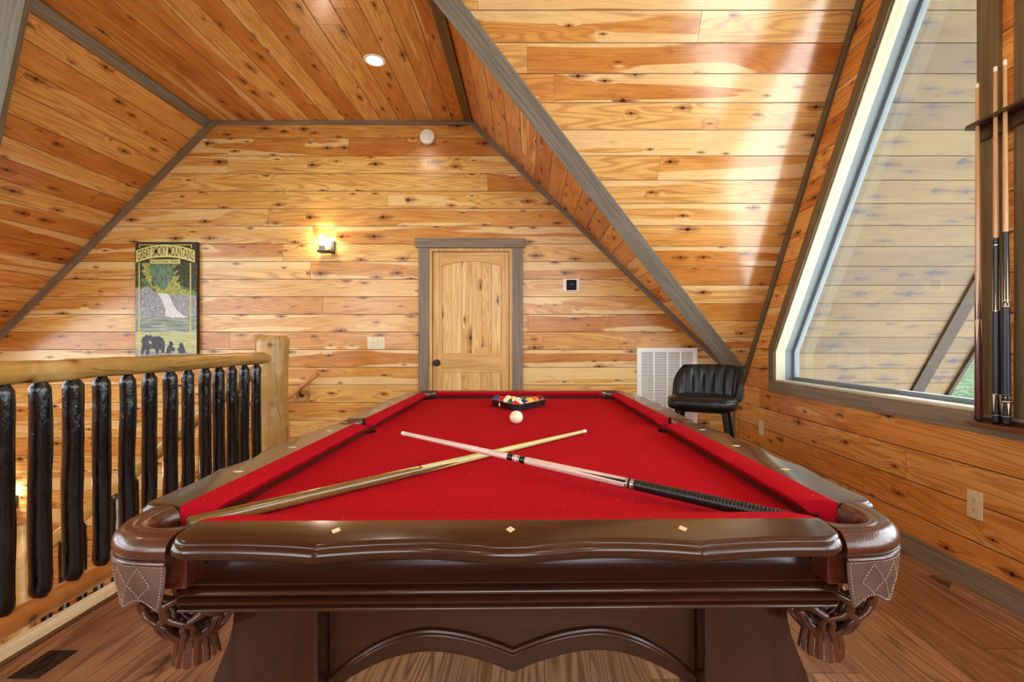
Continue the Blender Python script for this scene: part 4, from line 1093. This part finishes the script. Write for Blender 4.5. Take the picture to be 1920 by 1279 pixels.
# ceiling lamp
def can(x, y, label=None):
    c = thing('ceiling_light', label or 'added round fill lamp in the ceiling behind the viewer', 'ceiling light', (x, y, ZC), group=None if label else 'added fill lamps behind the camera')
    mb = MB(); mb.lathe([(.060, -.001), (.078, -.001), (.084, -.004), (.080, -.009), (.068, -.011), (.060, -.008)], 40); mb.build('trim_ring', M['white'], c)
    mb = MB(); mb.lathe([(.0, -.009), (.050, -.009), (.0645, -.007), (.0645, -.003), (0, -.003)], 40); mb.build('lens', M['canlight'], c)
can(-1.19, 3.686, 'round lit recessed lamp in the flat pine ceiling')
for x, y, lb in ((-1.19, 1.2, 'added recessed fill lamp above the near left of the table'), (1.0, 1.0, 'added recessed fill lamp above the near right of the table'), (-3.2, 1.2, 'added recessed fill lamp over the stair opening'),
                 (-1.19, -1.4, 'added recessed fill lamp behind the viewer on the left'), (1.0, -1.4, 'added recessed fill lamp behind the viewer on the right')): can(x, y, lb)  # out of view, added to fill the room with light
# wall lamp
def sconce(px, py_top, label):
    x, z = wall_at(px, py_top)
    s = thing('wall_sconce', label, 'wall lamp', (x, YF, z))
    mb = MB(); mb.box(-.016+.075, .016+.085, -.012, 0, -.245, -.125); mb.build('back_plate', M['bronze'], s, smooth=0, bevel=.002)
    mb = MB(); mb.box(-.034, .094, -.10, -.012, -.245, -.228); mb.build('arm', M['bronze'], s, smooth=0, bevel=.002)
    mb = MB(); mb.lathe([(0, -.228), (.030, -.228), (.030, -.180), (.022, -.175), (0, -.175)], 20, (.0, -.062, 0)); mb.build('socket', M['ventdark'], s)
    mb = MB(); mb.lathe([(.0, -.175), (.014, -.170), (.024, -.14), (.028, -.115), (.022, -.09), (.008, -.078), (0, -.077)], 20, (.0, -.062, 0)); mb.build('bulb', M['bulb'], s)
    mb = MB(); ro = lambda r: [(sx*r, -.062+sy*r) for sx, sy in ((-1, -1), (1, -1), (1, 1), (-1, 1))]
    rings = [[(a, b, z_) for a, b in ro(r)] for r, z_ in ((.058, -.220), (.064, 0), (.061, 0), (.055, -.220))]
    mb.loft(rings, True, False, uvs=False); mb.fixn = True; mb.build('glass_shade', M['shadeglass'], s, smooth=0)
    return s
sconce(609, 429, 'lit glass wall sconce on a dark bracket left of the door')
sconce(14, 905, 'lit glass wall sconce low in the stairwell behind the black balusters')

# ------------------------------------------------------------------ log railing along the stair opening
XRL = -1.93
NEWEL = Vector((-1.948, 3.64, 0))
rl = thing('log_railing', 'log guard railing with peeled rails and glossy black balusters left of the pool table', 'railing', (XRL, 3.0, 0))
def local(o, v): return Vector(v)-o.location
def logtube(p0, p1, r0, r1, n=24, seed=0, wob=.10, taper=(0, 0), m=60):
    p0, p1 = Vector(p0), Vector(p1); pts = []; rad = []
    L = (p1-p0).length
    for k in range(m+1):
        t = k/m; r = r0+(r1-r0)*t
        if taper[0] and t*L < .09: r *= taper[0]+(1-taper[0])*math.sqrt(t*L/.09)
        if taper[1] and (1-t)*L < .09: r *= taper[1]+(1-taper[1])*math.sqrt((1-t)*L/.09)
        q = Vector((noise.noise(Vector((t*3, seed, 0))), 0, noise.noise(Vector((t*3, seed, 9)))))*.010
        pts.append(p0.lerp(p1, t)+q); rad.append(r)
    mb = MB(); mb.tube(pts, rad, n, wob, seed); return mb
O = rl.location
mb = logtube(Vector((XRL, -.6, 1.012))-O, Vector((XRL, NEWEL.y-.085, 1.018))-O, .050, .041, 28, 3, .16, (0, .62), 110); mb.build('top_rail', M['log'], rl, g=(0, 1, 0), smooth=60)
mb = logtube(Vector((XRL, -.6, .088))-O, Vector((XRL, NEWEL.y-.09, .092))-O, .045, .040, 28, 8, .14, (0, .8), 110); mb.build('bottom_rail', M['logdark'], rl, g=(0, 1, 0), smooth=60)
pts = []; rad = []
for k in range(36):
    z = 1.186*k/35; r = .110*(1+.05*math.sin(z*7))
    if k == 35: r = .098
    pts.append(Vector((NEWEL.x+.006*math.sin(z*5), NEWEL.y, z))-O); rad.append(r)
mb = MB(); mb.tube(pts, rad, 30, .10, 21); mb.build('newel_post', M['logpost'], rl, g=(0, 0, 1), smooth=50)
def baluster(p, z0, z1, r, seed):
    """hewn spindle with tapered ends"""
    p = Vector(p); pts = []; rad = []; L = z1-z0
    prof = [(0, .42), (.008, .52), (.034, .97), (.05, 1.0)]
    for a, b in prof: pts.append(p+Vector((0, 0, z0+a))); rad.append(r*b)
    m = 22
    for k in range(1, m):
        z = z0+.05+(L-.10)*k/m; pts.append(p+Vector((.004*noise.noise(Vector((z*3, seed, 1))), .004*noise.noise(Vector((z*3, seed, 5))), z))); rad.append(r*(1+.04*noise.noise(Vector((z*6, seed, 2)))))
    for a, b in prof[::-1]: pts.append(p+Vector((0, 0, z1-a))); rad.append(r*b)
    mb = MB(); mb.tube(pts, rad, 16, .075, seed); return mb
for k, (d, r) in enumerate(((1.35, .034), (1.485, .034), (1.62, .034), (1.757, .034), (1.893, .0345), (2.029, .035), (2.165, .034), (2.305, .0325), (2.438, .0322), (2.576, .034), (2.711, .0315), (2.857, .032), (2.981, .0332), (3.111, .0302), (3.248, .032), (3.392, .031))):
    mb = baluster(Vector((XRL, d, 0))-O, .112, .985, r, k*3.7+1); mb.build('baluster', M['blackpaint'], rl, smooth=40)
# nosing board and shoe along the edge of the floor
mb = MB(); mb.box(-1.940, -1.845, YB, YF-.02, 0, .016); trim(mb, M['nosing'], (0, 1, 0), 'pale nosing board along the stair opening')
mb = MB(); mb.prism([(-1.845, YB, 0), (-1.832, YB, 0), (-1.832, YB, .007), (-1.845, YB, .013)], (0, YF-.04-YB, 0)); trim(mb, M['shoe'], (0, 1, 0), 'brown shoe strip beside the nosing board', 0)
# stair guard going down along the far wall
sg = thing('stair_railing', 'sloping log stair guard with black balusters seen through the front balusters', 'railing', (-2.9, NEWEL.y, -.6))
O = sg.location; SLP = .845
zt = lambda x: .955+(x+2.05)*SLP
mb = logtube(Vector((-2.062, NEWEL.y, zt(-2.062)))-O, Vector((-3.80, NEWEL.y, zt(-3.80)))-O, .044, .046, 20, 31, .12, (.7, .7)); mb.build('top_rail', M['log'], sg, g=(1, 0, SLP), smooth=60)
mb = logtube(Vector((-2.062, NEWEL.y, zt(-2.062)-.80))-O, Vector((-3.80, NEWEL.y, zt(-3.80)-.80))-O, .040, .042, 20, 37, .12); mb.build('bottom_rail', M['logdark'], sg, g=(1, 0, SLP), smooth=60)
for k in range(12):
    x = -2.21-k*.132
    baluster(Vector((x, NEWEL.y, 0))-O, zt(x)-.775, zt(x)-.04, .031, 50+k*2.3).build('baluster', M['blackpaint'], sg, smooth=40)
mb = MB(); mb.tube([Vector((-3.87, NEWEL.y, z))-O for z in [-2.6+2.36*k/30 for k in range(31)]], [.088*(1+.03*math.sin(k)) for k in range(30)]+[.078], 26, .10, 77); mb.build('newel_post', M['logpost'], sg, g=(0, 0, 1), smooth=50)
# the stair itself
sc_ = thing('staircase', 'pine staircase going down along the far wall', 'staircase', (-1.94, 3.765, 0))
NS = 10; run = .235; rise = .1985
for k in range(NS):
    x1 = -.0-run*k; z = -rise*(k+1)
    mb = MB(); mb.box(x1-run-.03, x1, 0, .90, z-.035, z); mb.build('tread', M['stairwood'], sc_, g=(0, 1, 0), smooth=0, bevel=.006)
    mb = MB(); mb.box(x1-.018, x1, .01, .89, z, z+rise-.036); mb.build('riser', M['stairwood'], sc_, g=(0, 1, 0), smooth=0)
for y in (-.030, .900):
    mb = MB(); mb.prism([(-.02, y, -.02), (-.02, y, -.36), (-run*NS-.2, y, -rise*NS-.36), (-run*NS-.2, y, -rise*NS-.02)], (0, .03, 0)); mb.fixn = True; mb.build('stringer', M['stairwood'], sc_, g=(1, 0, .84), smooth=0)
mb = MB(); mb.box(XL+.001, -1.94-run*NS-.2, NEWEL.y-.2, YF-.001, -2.12, -2.0)
structure(mb.build('floor_landing', M['stairwood'], g=(1, 0, 0), smooth=0), 'stair landing')
# wall handrail with log slice brackets
hr = thing('handrail', 'slim brown wooden handrail on log slice brackets beside the newel post', 'handrail', (-2.05, YF-.09, .82))
O = hr.location; hz = lambda x: .835+(x+2.035)*.80
a = Vector((-2.035, YF-.085, hz(-2.035))); b = Vector((-3.9, YF-.085, hz(-3.9)))
mb = logtube(a-O, b-O, .022, .022, 16, 91, .03); mb.build('rail', M['logdark'], hr, g=(1, 0, .8), smooth=60)
for x in (-2.215, -3.1):
    z = hz(x)-.072
    mb = MB(); mb.lathe([(0, 0), (.055, 0), (.058, .012), (.056, .030), (0, .031)], 26, axis='Y'); mb.build('log_slice', M['logpost'], hr, loc=Vector((x, YF, z))-O)
    mb = MB(); mb.tube([Vector((x, YF-.028, z))-O, Vector((x+.004, YF-.075, z+.004))-O, Vector((x+.004, YF-.085, hz(x)-.018))-O], [.008, .007, .008], 8); mb.build('bracket', M['bronze'], hr)
    mb = MB(); mb.lathe([(0, -.001), (.018, -.001), (.018, .004), (0, .005)], 16, axis='Y'); mb.build('bracket_foot', M['bronze'], hr, loc=Vector((x, YF-.031, z))-O)

# ------------------------------------------------------------------ floor register
fv = thing('floor_register', 'dark bronze floor register set in the plank floor by the railing', 'floor vent', (-1.70, 1.68, 0))
mb = MB(); w2, l2 = .052, .074
mb.prism([(-w2, -l2, 0), (w2, -l2, 0), (w2, l2, 0), (-w2, l2, 0)], (0, 0, .004)); mb.fixn = True; mb.build('frame', M['bronze'], fv, smooth=0, bevel=.0035)
mb = MB(); mb.box(-w2+.010, w2-.010, -l2+.010, l2-.010, .0035, .0052); pnl = mb.build('grille_panel', M['bronze'], fv, smooth=0, bevel=.001)
mb = MB()
for sg_ in (-1, 1):
    mb.tube([(sg_*(.008+.012*math.sin(k/10*PI*1.5)), sg_*(-.055+.011*k), .0058) for k in range(11)], .0014, 6)
    mb.tube([(sg_*.010*math.cos(k/5), sg_*(.012+.010*math.sin(k/5)), .0058) for k in range(16)], .0012, 6)
mb.build('scrollwork', M['blackmetal'], pnl)

# ------------------------------------------------------------------ tin style park print on the wall
pw, ph, pd = .597, 1.20, .042
pic = thing('wall_picture', 'tall painted park print with waterfall and three black bears', 'picture', (-3.827, YF, 2.112))
T_ = lambda zx, zy: ((zx-125)*.001012, -(zy-122)*.001012)
mb = MB(); mb.box(0, pw, -pd, 0, -ph, 0); mb.build('canvas', plain('dark canvas edge', (46, 44, 34), .6, scale=60, var=.3), pic, smooth=0)
def artmat(name, c1, c2, c3=None, sx=1, sz=1, scale=20, ws=.5, detail=5):
    t = NT(name); x, y, z = t.sep(t.obj()); a = t.noise(t.xyz(t.math('MULTIPLY', x, sx), 0, t.math('MULTIPLY', z, sz)), scale, detail, .65, ws)
    st_ = [(.36, lin(c1)), (.52, lin(c2))]+([(.66, lin(c3))] if c3 else [])
    return t.fin(t.ramp(a, st_), .55, .3)
A = dict(border=artmat('print border', (48, 44, 30), (66, 60, 40), scale=50), forest=artmat('print forest', (66, 88, 60), (104, 126, 82), (152, 168, 96), scale=26, sx=1.6),
         pine=artmat('print dark pine', (46, 52, 36), (70, 76, 52), (96, 96, 72), sx=1, sz=2, scale=30), teal=artmat('print teal trees', (72, 104, 88), (104, 138, 116), (132, 160, 130), sx=3, scale=16),
         yellow=artmat('print yellow foliage', (120, 132, 60), (170, 176, 92), (204, 204, 126), scale=34), rock=artmat('print grey rock', (134, 138, 146), (160, 165, 172), (196, 198, 202), sx=1.2, sz=.9, scale=22, ws=2.5),
         fall=artmat('print waterfall', (206, 210, 216), (228, 230, 232), (242, 242, 240), sx=3, sz=.5, scale=34), lake=artmat('print lake', (108, 122, 116), (150, 164, 152), (196, 204, 192), sx=.35, sz=4.5, scale=16),
         shore=artmat('print pale shore', (168, 178, 128), (196, 204, 152), (218, 222, 180), sx=.35, sz=4, scale=18), bear=artmat('print bear', (62, 66, 78), (82, 86, 98), scale=40),
         banner=plain('print banner yellow', (226, 222, 138), .5, var=.03), line=plain('print frame line', (212, 204, 104), .5), muzzle=plain('print muzzle', (196, 176, 130), .5))
art = MB(); LV = [0]
def shape(m, pts):
    LV[0] += 1; y = -pd-.0003-LV[0]*.00008
    v = [Vector((*T_(*p),)) for p in pts]; vs = [(a.x, y, a.y) for a in v]
    tr = tessellate_polygon([[Vector(p) for p in vs]]); out = []
    for t_ in tr:
        a, b, c = (Vector(vs[i]) for i in t_); out.append(t_ if (b-a).cross(c-a).y < 0 else t_[::-1])
    art.mat(A[m]).add(vs, out)
def rough(pts, amp, n=8, seed=1):
    out = []
    for i in range(len(pts)):
        p, q = pts[i], pts[(i+1) % len(pts)]
        for k in range(n):
            t = k/n; x = p[0]+(q[0]-p[0])*t; y = p[1]+(q[1]-p[1])*t
            out.append((min(714, max(126, x+amp*noise.noise(Vector((x*.06, y*.06, seed))))), y+amp*noise.noise(Vector((x*.06, y*.06, seed+7)))) if k else (x, y))
    return out
shape('border', [(126, 123), (714, 123), (714, 1300), (126, 1300)])
shape('forest', [(126, 318), (714, 318), (714, 660), (126, 660)])
shape('teal', rough([(270, 330), (445, 330), (470, 470), (420, 580), (330, 560), (275, 470)], 26))
shape('yellow', rough([(180, 330), (255, 330), (275, 430), (340, 540), (400, 590), (470, 500), (520, 400), (500, 345), (560, 380), (545, 500), (560, 570), (640, 590), (640, 640), (200, 640), (330, 590), (240, 500), (205, 450)], 22, seed=4))
shape('forest', rough([(270, 420), (330, 470), (330, 560), (280, 540)], 20, seed=5))
shape('pine', rough([(126, 318), (170, 318), (215, 380), (180, 400), (230, 460), (175, 480), (200, 540), (126, 560)], 14, seed=6))
shape('pine', rough([(714, 318), (560, 318), (520, 350), (470, 400), (540, 395), (490, 455), (560, 440), (520, 510), (590, 490), (560, 540), (620, 560), (714, 600)], 12, seed=9))
shape('rock', rough([(126, 560), (160, 565), (180, 572), (235, 545), (300, 590), (350, 615), (430, 622), (480, 625), (560, 632), (640, 630), (714, 640), (714, 850), (126, 850)], 8, seed=2))
shape('lake', [(126, 835), (200, 826), (420, 830), (640, 838), (714, 830), (714, 1010), (126, 1010)])
shape('fall', rough([(345, 612), (430, 618), (455, 640), (482, 710), (520, 770), (570, 815), (640, 845), (560, 850), (415, 838), (415, 760), (385, 690)], 8, seed=3))
shape('shore', rough([(126, 985), (714, 985), (714, 1300), (126, 1300)], 6, seed=11))
shape('rock', rough([(126, 1140), (150, 1130), (170, 1160), (420, 1180), (640, 1180), (714, 1190), (714, 1300), (126, 1300)], 10, seed=14))
shape('bear', spline and [(185, 1060), (200, 1035), (222, 1025), (222, 1012), (238, 1014), (262, 1022), (278, 1010), (282, 1024), (300, 1030), (350, 1026), (392, 1045), (410, 1085), (410, 1130), (404, 1185), (380, 1188), (374, 1160), (355, 1155), (350, 1198), (326, 1198), (318, 1155), (300, 1145), (265, 1150), (258, 1205), (228, 1205), (228, 1150), (215, 1165), (205, 1195), (182, 1195), (184, 1150), (192, 1110)])
shape('muzzle', [(256, 1070), (276, 1072), (288, 1090), (270, 1102), (258, 1092)])
shape('bear', [(452, 1100), (450, 1082), (462, 1074), (480, 1082), (498, 1104), (484, 1112), (486, 1130), (516, 1140), (500, 1150), (512, 1172), (478, 1166), (462, 1190), (420, 1190), (430, 1140)])
shape('bear', [(545, 1104), (556, 1092), (572, 1086), (584, 1094), (586, 1110), (600, 1140), (612, 1190), (540, 1190), (545, 1172), (520, 1150), (548, 1136)])
for xa in (158, 650): shape('line', [(xa, 322), (xa+12, 322), (xa+12, 1300), (xa, 1300)])
shape('line', [(163, 146), (670, 146), (670, 154), (172, 154), (172, 180), (163, 180)]); shape('line', [(660, 150), (670, 150), (670, 180), (660, 180)])
def archy(x, top): t = (x-415)/280; return (147+58*t*t) if top else (268+52*t*t)
up_ = [(x, archy(x, True)) for x in range(135, 700, 20)]+[(697, archy(697, True))]
dn_ = [(x, archy(x, False)) for x in range(135, 700, 20)]+[(697, archy(697, False))]
shape('pine', [(x+(-4 if x < 415 else 4), y-5) for x, y in up_]+[(x+(-4 if x < 415 else 4), y+7) for x, y in dn_[::-1]])
shape('banner', up_+dn_[::-1])
shape('pine', [(262, 285), (563, 285), (563, 337), (262, 337)]); shape('banner', [(267, 290), (558, 290), (558, 332), (267, 332)])
aw = art.build('artwork', None, pic, smooth=0)
def letters(body, cx, cy, width, height, bend):
    vs, fs = text_verts(body, 1.0)
    x0 = min(v.x for v in vs); x1 = max(v.x for v in vs); y0_ = min(v.y for v in vs); y1_ = max(v.y for v in vs); out = []
    for v in vs:
        X = cx+((v.x-x0)/(x1-x0)-.5)*width; t = (X-415)/280
        Yt = (v.y-y0_)/(y1_-y0_)
        Y = (cy-height*(Yt-.5)) if not bend else (archy(X, False)-14-(archy(X, False)-archy(X, True)-26)*Yt)
        px_, pz_ = T_(X, Y); out.append((px_, -pd-.0030, pz_))
    mb = MB(); mb.add(out, fs); mb.build('lettering', M['text'], pic, smooth=0)
letters('GREAT SMOKY MOUNTAINS', 417, 0, 535, 0, True)
letters('NATIONAL PARK', 413, 311, 276, 30, False)
